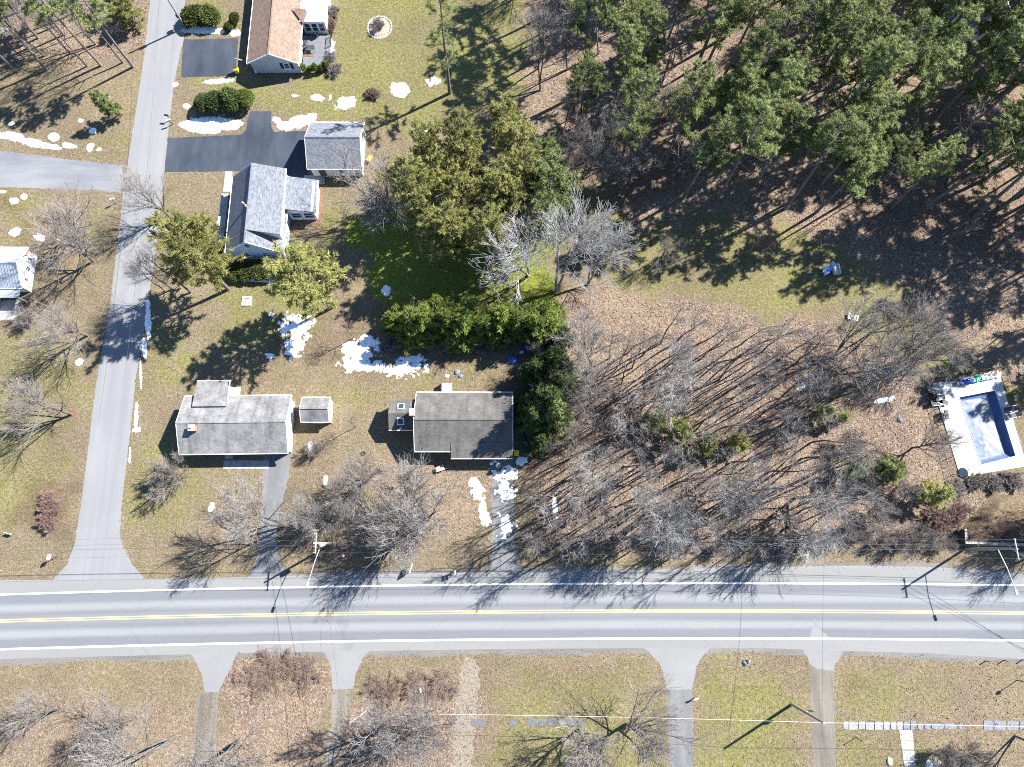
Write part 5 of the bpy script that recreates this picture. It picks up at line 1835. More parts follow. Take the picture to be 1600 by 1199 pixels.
# ------------------------------------------------------------------ the leafy wood and the pine forest
LAND = [((1075, 675), 'the four yellow-green young pines'), ((1243, 765), 'the white-twigged tree'), ((1465, 690), 'the pool fence'), ((1150, 440), 'the grassy clearing'), ((905, 520), 'the evergreen row end'),
        ((790, 880), 'the shaded driveway mouth'), ((1010, 790), 'the silver-limbed big tree'), ((925, 610), 'the forked corner tree'), ((1340, 560), 'the twiggy grey clump'), ((1305, 650), 'the thin midway pine'), ((1150, 880), 'the large blue road shadow'),
        ((1540, 40), 'the grey roof in the corner'), ((1205, 50), 'the pink leafy opening'), ((1036, 186), 'the red bin in the forest'), ((800, 250), 'the yellow-green grove'), ((1256, 170), 'the blue tarp heap'), ((1295, 425), 'the blue chairs'), ((703, 110), 'the solitary lawn pine'), ((1560, 500), 'the upper pool corner'), ((1370, 740), 'the two greyish young pines')]
LANDW = [(P(*p), n) for p, n in LAND]
auto = {}


def auto_label(x, y, look):
    best = min(LANDW, key=lambda q: (q[0][0] - x) ** 2 + (q[0][1] - y) ** 2)
    dx, dy = x - best[0][0], y - best[0][1]
    side = ('right of' if dx > 0 else 'left of') if abs(dx) > abs(dy) else ('above' if dy > 0 else 'below')
    auto.setdefault((look, side, best[1]), []).append((math.hypot(dx, dy), x, y))
    return (look, side, best[1])


def poisson(px_poly, dist, rg, tries=6000, avoid=()):
    w = [P(*p) for p in px_poly]
    x0, x1 = min(p[0] for p in w), max(p[0] for p in w)
    y0, y1 = min(p[1] for p in w), max(p[1] for p in w)
    out = []
    cand = np.array([(rg.uniform(x0, x1), rg.uniform(y0, y1)) for _ in range(tries)])
    ok = inside(px_poly, cand[:, 0], cand[:, 1])
    for (x, y), o in zip(cand, ok):
        if o and all((x - a) ** 2 + (y - b) ** 2 > dist * dist for a, b in out) and all((x - a) ** 2 + (y - b) ** 2 > r * r for a, b, r in avoid):
            out.append((x, y))
    return out


pend = []
rw = random.Random(21)
occ = [(o.location.x, o.location.y, 2.6) for o in COL.objects if o.get('category') in ('bare tree', 'young pine') and o.parent is None]
WOODP = [(905, 590), (960, 545), (1060, 535), (1180, 545), (1290, 590), (1330, 620), (1300, 640), (1270, 700), (1330, 770), (1330, 835), (1100, 850), (900, 855), (835, 850), (850, 780), (890, 720)]
WOODP2 = [(900, 600), (950, 500), (1060, 490), (1200, 500), (1250, 560), (1250, 700), (1150, 800), (950, 780), (870, 760)]
pts = poisson(WOODP, 2.05, rw, 14000, [(a, b, 2.0) for a, b, c in occ])
for x, y in pts:
    slim = rw.random() < .95
    key = 'wood%d' % rw.randint(0, 3) if slim else 'grove%d' % rw.randint(0, 1)
    hh = rw.uniform(10, 17) if slim else rw.uniform(10, 13)
    look = 'tall slender bare tree' if slim else 'broad-crowned bare tree'
    pend.append((key, x, y, hh, rw.uniform(.9, 1.2), None, look, 'bare trees of the leafy wood'))
occ2 = occ + [(x, y, 2.2) for x, y in pts]
for x, y in poisson([(880, 770), (1000, 690), (1250, 640), (1330, 700), (1440, 790), (1480, 840), (1100, 856), (840, 858)], 6.0, rw, 3000, occ2):
    pend.append(('bush%d' % rw.randint(0, 1), x, y, rw.uniform(2.2, 4.6), 1.15, None, 'low bare brush', 'bare brush of the leafy wood'))

rf_ = random.Random(33)
F_WEST = [(838, 120), (850, -60), (1180, -70), (1186, 40), (1200, 110), (1140, 180), (1090, 300), (1040, 325), (960, 285), (900, 255), (850, 190)]
F_EAST = [(1150, 335), (1090, 300), (1140, 180), (1200, 110), (1245, 100), (1250, 30), (1265, -70), (1720, -70), (1720, 390), (1600, 370), (1500, 345), (1420, 325), (1300, 340), (1220, 330)]
occ3 = [(P(1555, 60)[0], P(1555, 60)[1], 4.0), (73.7, 83, 6.0), (P(1210, 60)[0], P(1210, 60)[1], 7.0)]
fp = []
for reg, dist, share in ((F_WEST, 3.9, .34), (F_EAST, 3.9, .70)):
    got = poisson(reg, dist, rf_, 7000, occ3 + [(x, y, dist) for x, y in fp])
    fp += got
    for x, y in got:
        r = rf_.random()
        if r < share:
            hh = rf_.uniform(17, 26)
            pend.append(('wpine%d' % rf_.randint(0, 3), x, y, hh, rf_.uniform(.9, 1.15), None, 'tall pine' if hh > 21 else 'mid-height pine', 'pines of the forest'))
        elif r < .94:
            slim = rf_.random() < .85
            pend.append(('wood%d' % rf_.randint(0, 3) if slim else 'grove%d' % rf_.randint(0, 1), x, y, rf_.uniform(11, 17), 1.0, ('bark', 'twig'), 'slim grey bare tree' if slim else 'wide grey bare tree', 'bare trees among the pines'))
        else:
            pend.append(('hemlock%d' % rf_.randint(0, 1), x, y, rf_.uniform(5, 9), 1.1, ('pine_bark', 'needle_white'), 'young bushy evergreen', 'young evergreens of the forest'))
# grey bare trees between the grove and the forest
occ4 = [(x, y, 2.5) for x, y in fp]
for x, y in poisson([(870, 190), (960, 220), (1040, 260), (1010, 300), (930, 330), (880, 300)], 3.4, rf_, 1500, occ4):
    pend.append(('grove%d' % rf_.randint(0, 1), x, y, rf_.uniform(9, 13), .95, ('bark', 'twig'), 'wide grey bare tree', 'bare trees among the pines'))
# the trees at and beyond the right edge whose long shadows cross the clearing
for x, y in poisson([(1625, 300), (1850, 260), (1860, 560), (1640, 520)], 4.2, rf_, 1500):
    r = rf_.random()
    pend.append(('wpine%d' % rf_.randint(0, 3) if r < .55 else 'wood%d' % rf_.randint(0, 3), x, y, rf_.uniform(17, 24) if r < .55 else rf_.uniform(13, 18), 1.0, None, 'tall pine' if r < .55 else 'slim grey bare tree', 'pines of the forest' if r < .55 else 'bare trees among the pines'))
for x, y in poisson([(1400, 330), (1600, 370), (1600, 540), (1500, 500)], 4.8, rf_, 900):
    pend.append(('wood%d' % rf_.randint(0, 3), x, y, rf_.uniform(9, 13), 1.0, None, 'slender bare tree', 'bare trees on the slope above the pool'))
objs = []
for key, x, y, hh, wd, mats, look, grp in pend:
    objs.append((plant(key, x, y, hh, '', rw, wd, mats, grp), auto_label(x, y, look), x, y))
RANK = ['nearest', 'second nearest', 'third nearest', 'fourth nearest', 'fifth nearest', 'sixth nearest', 'seventh nearest', 'eighth nearest', 'ninth nearest', 'tenth nearest', 'eleventh nearest', 'twelfth nearest', 'thirteenth nearest']
for k_ in auto:
    auto[k_].sort()
for o, k_, x, y in objs:
    r = [i for i, q in enumerate(auto[k_]) if q[1] == x and q[2] == y][0]
    look, where_, land = k_
    rest = '' if len(auto[k_]) == 1 else ', %s' % (RANK[r] if r < 13 else 'farthest')
    o['label'] = '%s %s %s%s' % (look, where_, land, rest)


# ------------------------------------------------------------------ old snow patches
def snow(blobs, label, seed, thick=.12, rough=.45, cell=.11, base=.012):
    """blobs: (u, v, rx, ry, rot deg) ellipses in metres radii given as photo pixels / 11.5"""
    B = []
    for u, v, rx, ry, ro in blobs:
        x, y = P(u, v)
        k = CAM_H / (math.cos(TILT) - (599.5 - v) / 1067 * math.sin(TILT)) / 1067
        B.append((x, y, rx * k, ry * k * 1.03, R(-ro)))
    x0 = min(b[0] - max(b[2], b[3]) for b in B) - .5
    x1 = max(b[0] + max(b[2], b[3]) for b in B) + .5
    y0 = min(b[1] - max(b[2], b[3]) for b in B) - .5
    y1 = max(b[1] + max(b[2], b[3]) for b in B) + .5
    xs = np.arange(x0, x1, cell)
    ys = np.arange(y0, y1, cell)
    X, Y = np.meshgrid(xs, ys)
    F = np.full(X.shape, -9.0)
    for bx, by, rx, ry, ro in B:
        c, s = math.cos(ro), math.sin(ro)
        dx, dy = X - bx, Y - by
        e = 1 - np.sqrt(((dx * c + dy * s) / rx) ** 2 + ((-dx * s + dy * c) / ry) ** 2)
        F = np.maximum(F, e)
    F = F + (fnoise(X * 1.0, Y * 1.0, seed) - .5) * (rough + .25) + (fnoise(X * 3.0, Y * 3.0, seed + 7) - .5) * (rough * 1.1 + .3)
    Z = base + thick * np.sqrt(np.clip(F, 0, 1)) + .02 * (vnoise(X * 3, Y * 3, seed) - .5) * (F > .1)
    K = (F[:-1, :-1] + F[1:, 1:] + F[1:, :-1] + F[:-1, 1:]) > 0
    idx = np.arange(X.size).reshape(X.shape)
    Q = np.stack([idx[:-1, :-1], idx[:-1, 1:], idx[1:, 1:], idx[1:, :-1]], -1)[K]
    if len(Q) == 0:
        return
    used, inv = np.unique(Q.ravel(), return_inverse=True)
    vs = np.stack([X.ravel(), Y.ravel(), Z.ravel()], -1)[used]
    me = fast_mesh('snow_patch', vs, inv, np.full(len(Q), 4), True)
    at = me.attributes.new('depth', 'FLOAT', 'POINT')
    at.data.foreach_set('value', np.clip(F.ravel()[used], 0, 1).astype(np.float32))
    tag(link('snow_patch', me, M['snow']), label, 'snow patch', 'snow patches')


SNOW = [
    ([(625, 140, 16, 14, 10)], 'large round snow patch alone on the green lawn', .15),
    ([(541, 162, 17, 12, -25)], 'ragged snow patch between the round one and the garage', .4),
    ([(495, 153, 11, 6, 10)], 'small snow patch left of the ragged lawn patch', .45),
    ([(516, 153, 2, 6, 10)], 'narrow sliver of snow on the lawn above the garage', .2),
    ([(461, 150, 6, 3, 0)], 'faint snow fleck nearest the short driveway spur', .5),
    ([(470, 190, 24, 11, -18), (446, 197, 16, 8, 10), (433, 188, 8, 5, 40)], 'long snow bank right of the driveway spur', .25),
    ([(330, 193, 44, 11, 2), (295, 196, 14, 9, 15), (365, 196, 16, 8, -12), (320, 203, 30, 7, 5)], 'curved snow bank in the shade below the clipped evergreens', .28),
    ([(283, 196, 7, 4, 20)], 'small snow lump at the left tip of the curved bank', .3),
    ([(344, 127, 24, 4.5, -4)], 'thin snow strip along the lower edge of the top driveway', .3),
    ([(318, 48, 33, 7, 0)], 'snow strip between the evergreen mound and the top driveway', .3),
    ([(367, 52, 9, 6, 0)], 'snow lump beside the small green bush of the tan house', .3),
    ([(274, 132, 5, 6, 30)], 'dirty snow lump at the lower left corner of the top driveway', .5),
    ([(291, 167, 6, 5, 0)], 'tiny snow lump left of the clipped evergreens', .5),
    ([(15, 213, 26, 8, 12), (50, 224, 24, 7, 14), (78, 229, 18, 5, 14)], 'long snow bank along the side street at the left edge', .3),
    ([(84, 215, 9, 8, 30)], 'snow patch just above the end of the long street bank', .3),
    ([(108, 228, 11, 5, 12)], 'pointed snow patch right of the long street bank', .3),
    ([(141, 230, 5.5, 8, 0)], 'upright oval snow patch on the street corner lawn', .3),
    ([(145, 205, 6.5, 6, 0)], 'round snow patch above the oval one on the corner lawn', .2),
    ([(126, 189, 5, 4, 30)], 'small snow fleck left of the round corner patch', .4),
    ([(155, 234, 3.5, 3, 0)], 'tiny snow fleck right of the oval corner patch', .5),
    ([(18, 194, 6, 4, 0)], 'shaded snow lump under the corner pines', .3),
    ([(22, 314, 7, 6, 10)], 'snow patch on the lawn below the side street, lower left one', .3),
    ([(37, 308, 6, 5, 30)], 'snow patch on the lawn below the side street, right one', .3),
    ([(3, 300, 9, 3, 0)], 'snow sliver on the street verge at the left edge', .3),
    ([(23, 363, 9, 7, -15)], 'snow patch above the white metal-roofed house', .3),
    ([(63, 373, 10, 6, 30)], 'snow patch under twigs at the white house corner', .5),
    ([(125, 566, 6.5, 5.5, 0)], 'single round snow patch left of the side road', .3),
    ([(232, 500, 5, 32, -8), (226, 545, 4, 20, -10)], 'long snow strip on the verge in the blue tree shadow', .35),
    ([(220, 585, 2, 22, -8)], 'thin snow line along the side road above the corner house', .4),
    ([(213, 650, 3, 22, -5), (213, 672, 8, 5, 0)], 'snow line ending in a blob on the verge beside the corner house', .4),
    ([(203, 712, 2, 14, -5)], 'short snow line on the road edge below the verge blob', .4),
    ([(462, 512, 24, 17, 20), (460, 540, 13, 20, 0), (487, 500, 8, 8, 0)], 'mottled snow patch crossed by a trunk shadow in the middle lawn', 1.0),
    ([(560, 548, 28, 20, 10), (553, 568, 24, 14, 10), (576, 572, 30, 8, 0), (572, 534, 20, 14, 0)], 'largest bright snow patch with a blue shadow edge', .75),
    ([(640, 575, 26, 11, 0), (610, 580, 20, 9, 0)], 'thin grainy snow field right of the largest patch', 1.7),
    ([(644, 562, 22, 6, 0)], 'shaded snow remnants under the evergreen row', 1.0),
    ([(461, 438, 7, 9, 0)], 'snow patch by the big pine, left of two', .4),
    ([(491, 439, 14, 9, 0)], 'snow patch by the big pine, right of two', .35),
    ([(405, 437, 32, 5, 4)], 'long shaded snow strip below the cape house hedge', .6),
    ([(425, 492, 6, 3, 20)], 'snow fleck left of the mottled patch', .6),
    ([(424, 557, 10, 5, 10)], 'shaded snow flecks left below the mottled patch', .9),
    ([(603, 455, 8, 8, 0)], 'snow remnants on the shaded grass right of the big pine', .9),
    ([(331, 793, 4, 9, 15)], 'narrow snow patch on the lawn below the corner ranch house', .6),
    ([(486, 700, 5, 12, -12)], 'narrow snow patch below the shed', .35),
    ([(509, 750, 3, 9, 0)], 'thin snow patch right of the concrete driveway', .5),
    ([(746, 770, 11, 17, -20), (742, 755, 9, 10, 0)], 'dirty snow heap left of the shaded driveway', .9),
    ([(757, 805, 8, 18, -15)], 'grainy snow strip at the left edge of the shaded driveway', .7),
    ([(785, 740, 18, 12, 0), (790, 765, 14, 14, 0)], 'broken snow cover on the shaded driveway below the garage door', 1.8),
    ([(790, 820, 13, 16, 0)], 'broken snow cover on the lower part of the shaded driveway', 1.9),
    ([(816, 721, 11, 7, 0)], 'bright snow heap at the driveway corner of the taupe-roofed house', .5),
    ([(867, 793, 4.5, 15, -8)], 'upright snow streak in the wood right of the shaded driveway', .6),
    ([(1002, 842, 14, 3, 8)], 'bluish snow streak low in the wood near the road', .7),
    ([(1008, 1053, 0.1, 0.1, 0)], '', .1),
    ([(1384, 624, 17, 4, -12)], 'thin snow remnant on the leaves left of the pool', 1.0),
    ([(1252, 604, 8, 4, -30)], 'small snow remnant in the upper right of the wood', .6),
    ([(667, 205, 6, 4, 20)], 'small snow patch at the top left of the yellow-green grove', .4),
    ([(515, 72, 8, 16, 0)], 'snow in the flower bed right of the deck', .8),
    ([(678, 128, 12, 7, 0)], 'shaded snow remnant left of the solitary pine trunk', .9),
]
for i, (b, lab, ro) in enumerate(SNOW):
    if lab:
        snow(b, lab, 30 + i, rough=ro)

# ------------------------------------------------------------------ stone rings, beds, boulders
def bed(name, u, v, rx, ry, mat, label, cat, z=.06):
    x, y = P(u, v)
    k = CAM_H / (math.cos(TILT) - (599.5 - v) / 1067 * math.sin(TILT)) / 1067
    pts = chaikin([(rx * k * math.cos(t) * RNG.uniform(.9, 1.1), ry * k * math.sin(t) * RNG.uniform(.9, 1.1)) for t in [i * 6.283 / 10 for i in range(10)]], 2)
    o = tag(MB().prism(pts, -.02, z).build(name, mat), label, cat)
    o.location = (x, y, 0)
    return o


t = thing('flower_ring', 'round flower bed edged with white stones on the green lawn', 'flower bed', (*P(593, 43), 0))
MB().dome((0, 0, 0), 1.75, 1.85, .18, 16, 3, 0, .2).build('soil', M['twig_mulch'], t)
for i in range(44):
    a = i * 6.283 / 44
    rr = 1.92 + RNG.uniform(-.05, .05)
    MB().dome((rr * math.cos(a), rr * 1.08 * math.sin(a), 0), RNG.uniform(.1, .15), RNG.uniform(.1, .15), RNG.uniform(.1, .16), 6, 2, 0, .3).build('stone', M['white_plastic'] if i % 5 else M['stone_pale'], t)
tm, cm, H0 = V['bush0']
for i in range(7):
    a = i * .9
    o = link('dry_stems', mesh_with(cm, M['twig_warm']), None, t)
    o.location = (1.0 * math.cos(a * 2.3) * (i % 3 + 1) / 3, 1.1 * math.sin(a * 2.3) * (i % 3 + 1) / 3, .1)
    o.scale = (.42, .42, .34)
    o.rotation_euler = (0, 0, a)
bed('mulch_bed', 500, 318, 7, 30, M['mulch'], 'brown mulch bed along the right wall of the cape house ell', 'mulch bed')
bed('mulch_bed', 489, 348, 10, 8, M['mulch'], 'brown mulch bed end below the cape house ell', 'mulch bed')
for u, v, s, lab in ((1390, 1190, .5, 'pale boulder left of the walk end at the bottom edge'), (1452, 1194, .55, 'pale boulder right of the walk end at the bottom edge'), (1464, 1192, .45, 'smaller pale boulder at the bottom edge beside the shrub'), (1308, 602, .0, ''),
                     (1406, 656, .5, 'grey boulder on the leaves left of the pool fence'), (1166, 1036, .55, 'dark boulder by the culvert below the road'), (714, 582, .5, 'stone heap on the lawn above the taupe roof'), (720, 588, .4, 'second stone of the heap above the taupe roof'), (698, 588, .4, 'single pale stone left of the heap above the taupe roof'), (1503, 793, .35, 'white stone on the leaf bank above the retaining wall')):
    if s:
        x, y = P(u, v)
        o = tag(MB().dome((0, 0, -.05), s, s * .8, s * .7, 9, 4, 0, .35).build('boulder', M['stone_pale'] if 'pale' in lab or 'white' in lab else M['stone']), lab, 'boulder')
        o.location = (x, y, 0)
        o.rotation_euler = (0, 0, u)

t = thing('fire_pit', 'square paved pit on the lawn below the cape house hedge', 'fire pit', (*P(386, 471), 0))
for a, b, sx, sy in ((-.55, 0, .3, 1.4), (.55, 0, .3, 1.4), (0, -.55, .8, .3), (0, .55, .8, .3)):
    MB().box((a, b, .08), (sx, sy, .2)).build('edge_stone', M['stone_pale'], t)
MB().dome((0, 0, .0), .4, .4, .1, 8, 3, 0, .4).build('ash', M['snow'], t)
t = thing('fire_pit', 'round stone-edged pit at the foot of the big lawn pine', 'fire pit', (*P(511, 470), 0))
for i in range(9):
    a = i * .698
    MB().dome((.55 * math.cos(a), .55 * math.sin(a), 0), .2, .2, .2, 6, 2, 0, .3).build('edge_stone', M['stone_pale'], t)
MB().dome((0, 0, 0), .42, .42, .06, 8, 2, 0, .3).build('ash', M['mulch'], t)

# ------------------------------------------------------------------ poles, lamps, wires
def utility_pole(base, label, hgt, arm_dir, lamp=None, transformer=True):
    x, y = base
    t = thing('utility_pole', label, 'utility pole', (x, y, 0))
    MB().tube((0, 0, -.1), (0, 0, hgt), .17, .12, 10).build('pole', M['wood_pole'], t)
    ax, ay = math.cos(arm_dir), math.sin(arm_dir)
    MB().box((.14 * ay, -.14 * ax, hgt - .35), (2.5, .12, .14), arm_dir).build('crossarm', M['wood_pole'], t)
    for s in (-1.1, -.4, .4, 1.1):
        MB().tube((ax * s, ay * s, hgt - .28), (ax * s, ay * s, hgt - .02), .05, .03, 6).build('insulator', M['white_plastic'], t)
    if transformer:
        c = MB().tube((.38, -.18, hgt - 2.9), (.38, -.18, hgt - 1.9), .26, .26, 12).build('transformer', M['metal'], t)
        MB().tube((.38, -.18, hgt - 1.9), (.38, -.18, hgt - 1.65), .05, .04, 6).build('bushing', M['white_plastic'], c)
    if lamp:
        lx, ly = lamp
        hz = hgt * .68
        MB().tube((0, 0, hz - .4), (lx * .5, ly * .5, hz + .1), .06, .05, 6).tube((lx * .5, ly * .5, hz + .1), (lx, ly, hz + .2), .05, .05, 6).build('lamp_arm', M['metal'], t)
        a = math.atan2(ly, lx)
        d = Vector((lx, ly, 0)).normalized()
        l = MB().box((lx + d.x * .3, ly + d.y * .3, hz + .18), (.75, .3, .16), a, .8).build('lamp_head', M['metal'], t)
        MB().box((lx + d.x * .3, ly + d.y * .3, hz + .08), (.5, .22, .05), a).build('lens', M['white_plastic'], l)
    return t


p1 = P(521, 849)
p2 = P(1509, 857)
p3 = P(1237, 1101)
utility_pole(p1, 'utility pole with crossarm and a long lamp arm between the two ranch house driveways', 9.2, R(90), (-1.2, -4.7))
utility_pole(p2, 'utility pole with crossarm and lamp arm above the retaining wall corner', 9.6, R(92), (1.0, -4.9), False)
t = thing('utility_pole', 'plain bare utility pole leaning in view beside the gravel track below the road', 'utility pole', (*p3, 0))
MB().tube((0, 0, -.1), (0, 0, 9.3), .19, .13, 10).build('pole', M['wood_pole'], t)
MB().box((.75, .1, 4.0), (.5, .06, .9)).build('meter_box', M['dark_plastic'], t)
MB().tube((0, 0, 4.0), (.6, .1, 4.0), .03, .03, 5).build('bracket', M['metal'], t)
px_, py_ = P(290, 43)
t = thing('utility_pole', 'utility pole at the corner of the top driveway leaning over the side road', 'utility pole', (px_, py_, 0))
MB().tube((0, 0, -.1), (0, 0, 8.8), .17, .12, 10).build('pole', M['wood_pole'], t)
MB().tube((.35, .1, 6.6), (.35, .1, 7.5), .25, .25, 10).build('transformer', M['metal'], t)
MB().box((-.3, .3, 2.2), (.35, .5, .7)).build('junction_box', M['dark_plastic'], t)


def wire(a, b, sag, label, r=.022, mat='wire', n=18, grp=None):
    m = MB()
    a, b = Vector(a), Vector(b)
    pr = None
    for i in range(n + 1):
        t_ = i / n
        p = a.lerp(b, t_)
        p.z -= sag * 4 * t_ * (1 - t_)
        if pr is not None:
            m.tube(pr, p, r, r, 4, False)
        pr = p
    o = tag(m.build('overhead_wire', M[mat]), label, 'overhead wire', grp)
    return o


zt = 9.0
for k, off in enumerate((1.1, .4, -1.1)):
    nm_ = ('upper', 'middle', 'lower')[k]
    wire((p1[0], p1[1] + off, zt), (p2[0], p2[1] + off, 9.4), .9, '%s wire of the roadside line between the two lamp poles' % nm_, .014)
    wire((p1[0], p1[1] + off, zt), (-95, p1[1] + off - 1.6, 9.0), .7, '%s wire of the roadside line running to the left edge' % nm_, .014)
    wire((p2[0], p2[1] + off, 9.4), (105, p2[1] + off - 3, 9.4), .5, '%s wire of the roadside line leaving at the right edge' % nm_, .014)
wire((p1[0], p1[1] - .2, 6.4), (p2[0], p2[1] - .2, 6.6), .7, 'thick low cable of the roadside line between the lamp poles', .022)
wire((p1[0], p1[1] - .2, 6.4), (-95, p1[1] - 1.6, 6.4), .5, 'thick low cable of the roadside line running left', .022)
wire((p1[0], p1[1], 8.2), (-21, -38, 5.5), .6, 'service wire crossing the road from the left lamp pole, left of two', .016)
wire((p1[0], p1[1], 7.2), (-17, -38, 5.5), .6, 'service wire crossing the road from the left lamp pole, right of two', .016)
wire((p1[0], p1[1], 7.4), (-13.1, 12.6, 2.6), .4, 'service wire from the left lamp pole to the taupe-roofed house', .013, 'wire')
wire((38.3, -.3, 8.1), (p3[0], p3[1], 9.0), .4, 'service wire crossing the road to the plain bare pole', .016)
wire((p3[0], p3[1], 9.1), (100, -21.5, 9.0), .6, 'pale wire running right from the plain bare pole', .02, 'wire_pale')
wire((p3[0], p3[1], 9.1), (-12, -19.5, 7.0), .6, 'pale wire running left from the plain bare pole', .016, 'wire_pale')
for k, (dx, dy) in enumerate(((40, -22), (40, -24), (40, -27))):
    wire((p2[0], p2[1] - .5 + .4 * k, 9.2 - .5 * k), (p2[0] + dx, p2[1] + dy, 8.5), .4, '%s of three wires slanting across the road from the right lamp pole' % ('upper', 'middle', 'lower')[k], .016)
wire((px_, py_, 8.4), (-52, 130, 8.4), .6, 'wire along the side road from the top driveway pole', .018)
wire((px_, py_, 8.2), (-50.5, 20, 7.5), .9, 'thin wire running down over the side road', .012)

# ------------------------------------------------------------------ small things
def mailbox(u, v, label, col, rot, h=1.1):
    t = thing('mailbox', label, 'mailbox', (*P(u, v), 0), rot)
    MB().box((0, 0, h / 2 - .05), (.1, .1, h)).build('post', M['wood_dark'], t)
    MB().box((.12, 0, h - .02), (.4, .08, .06)).build('arm', M['wood_dark'], t)
    b = MB()
    n = 8
    ring = [(-.11, 0), (.11, 0)] + [(.11 * math.cos(a), .14 + .11 * math.sin(a)) for a in [i * math.pi / n for i in range(n + 1)]]
    vs = [(-.2, y, h + .03 + z) for y, z in ring] + [(.42, y, h + .03 + z) for y, z in ring]
    k = len(ring)
    b.add(vs, [tuple(range(k)), tuple(reversed(range(k, 2 * k)))] + [(i, k + i, k + (i + 1) % k, (i + 1) % k) for i in range(k)])
    bo = b.build('box', M[col], t)
    MB().box((.1, -.125, h + .25), (.04, .02, .2)).build('flag', M['red_paint'], bo)


mailbox(181, 318, 'red and white mailbox beside the side street mouth', 'white_plastic', R(20))
mailbox(267, 188, 'dark mailbox on its post at the dark driveway mouth', 'black_metal', R(170))
mailbox(270, 195, 'second mailbox with a pale lid at the dark driveway mouth', 'white_plastic', R(200))
mailbox(712, 893, 'white mailbox at the road edge near the shaded driveway', 'white_plastic', R(-90))
mailbox(706, 895, 'dark mailbox at the road edge near the shaded driveway', 'black_metal', R(-90))
mailbox(1084, 1091, 'white mailbox-like stub at the edge of the third drive', 'white_plastic', R(20), .7)


def sign(u, v, label, w, h, top, rot, mat='white_plastic', posts=1):
    t = thing('sign', label, 'sign', (*P(u, v), 0), rot)
    for s in ([0] if posts == 1 else [-w * .4, w * .4]):
        MB().box((s, 0, top / 2), (.07, .07, top)).build('post', M['wood_dark'], t)
    MB().box((0, -.05, top - h / 2), (w, .04, h)).build('panel', M[mat], t)


sign(90, 870, 'small pale sign on a post on the verge left of the side road mouth', .6, .7, 2.2, R(80))
sign(18, 833, 'low white sign on the lawn near the left edge', .9, .5, .9, R(-15))
sign(3, 891, 'white sign stub at the left edge by the road', .6, .5, .9, R(0))
sign(644, 887, 'white real-estate style board with dark shadow at the road edge', 1.3, 1.0, 1.9, R(75), 'white_plastic', 2)
t = thing('lamp_post', 'thin dark lamp post at the right edge of the lot below the road', 'lamp post', (*P(1589, 1063), 0))
MB().tube((0, 0, 0), (0, 0, 2.6), .06, .045, 8).build('pole', M['black_metal'], t)
MB().box((0, 0, 2.8), (.35, .35, .45), 0, .6).build('lantern', M['black_metal'], t)
t = thing('lamp_post', 'short dark post near the flagstone row below the road', 'lamp post', (*P(1337, 1152), 0))
MB().tube((0, 0, 0), (0, 0, 1.6), .045, .04, 8).build('pole', M['black_metal'], t)
MB().dome((0, 0, 1.6), .1, .1, .12, 8, 3).build('cap', M['black_metal'], t)

t = thing('fire_hydrant', 'red fire hydrant with a white cap on the verge by the lamp pole', 'fire hydrant', (*P(538, 869), 0))
b = MB().tube((0, 0, 0), (0, 0, .6), .15, .14, 10).tube((0, 0, .0), (0, 0, .05), .22, .22, 10).tube((-.28, 0, .42), (.28, 0, .42), .07, .07, 8)
b.build('barrel', M['red_paint'], t)
MB().dome((0, 0, .6), .17, .17, .2, 10, 3).build('cap', M['white_plastic'], t)
MB().tube((.1, .1, .3), (.1, .1, 1.7), .02, .02, 4).build('marker_rod', M['white_plastic'], t)

t = thing('flag', 'striped flag on a pole fixed to the corner of the tan-roofed house', 'flag', (*P(386, 108), 0), R(200))
MB().tube((0, 0, 2.0), (.9, 0, 2.9), .025, .025, 6).build('pole', M['white_plastic'], t)
for i in range(13):
    MB().box((.55 + .0 * i, -.1, 2.35 - i * .07), (.03, .05, .07)).build('pole_tie', M['white_plastic'], t) if i == 0 else None
    MB().slab([(.1 + .055 * i, -.02 - .01 * (i % 3), 2.15 + .055 * i), (.155 + .055 * i, -.02 - .01 * ((i + 1) % 3), 2.205 + .055 * i), (.155 + .055 * i + .1, -.5, 1.35 + .05 * i), (.1 + .055 * i + .1, -.5, 1.30 + .05 * i)], .012).build('stripe', M['red_paint'] if i % 2 == 0 else M['white_plastic'], t)
MB().slab([(.48, .0, 2.56), (.86, .0, 2.94), (.92, -.25, 2.5), (.54, -.25, 2.1)], .02).build('canton', M['flag_blue'], t)


def bin_(u, v, label, mat, s=(.55, .55, .95), rot=0, lid=None):
    t = thing('bin', label, 'bin', (*P(u, v), 0), rot)
    MB().box((0, 0, s[2] / 2), s, 0, 1.12).build('body', M[mat], t)
    MB().box((0, .02, s[2] + .03), (s[0] * 1.18, s[1] * 1.2, .07)).build('lid', M[lid or mat], t)
    for k in (-1, 1):
        MB().tube((k * s[0] * .4 - .04, -s[1] * .5, .1), (k * s[0] * .4 + .04, -s[1] * .5, .1), .1, .1, 8).build('wheel', M['black_metal'], t)


bin_(372, 114, 'yellow-lidded bin in the shade at the tan-roofed house corner', 'yellow_plastic')
bin_(807, 709, 'yellow bin at the lower right corner of the taupe-roofed house', 'yellow_plastic', (.6, .6, .8))
bin_(1036, 186, 'red bin on the forest floor among the pines', 'red_paint', (.7, .5, .5))
bin_(1096, 190, 'orange bin on the forest floor right of the red one', 'orange_plastic', (.5, .4, .4))
bin_(1240, 35, 'white upright box in the pink leafy opening of the forest', 'white_plastic', (.8, .6, 1.2))
bin_(401, 115, 'white downpipe-side bin at the corner of the tan-roofed house', 'white_plastic', (.25, .25, .6))


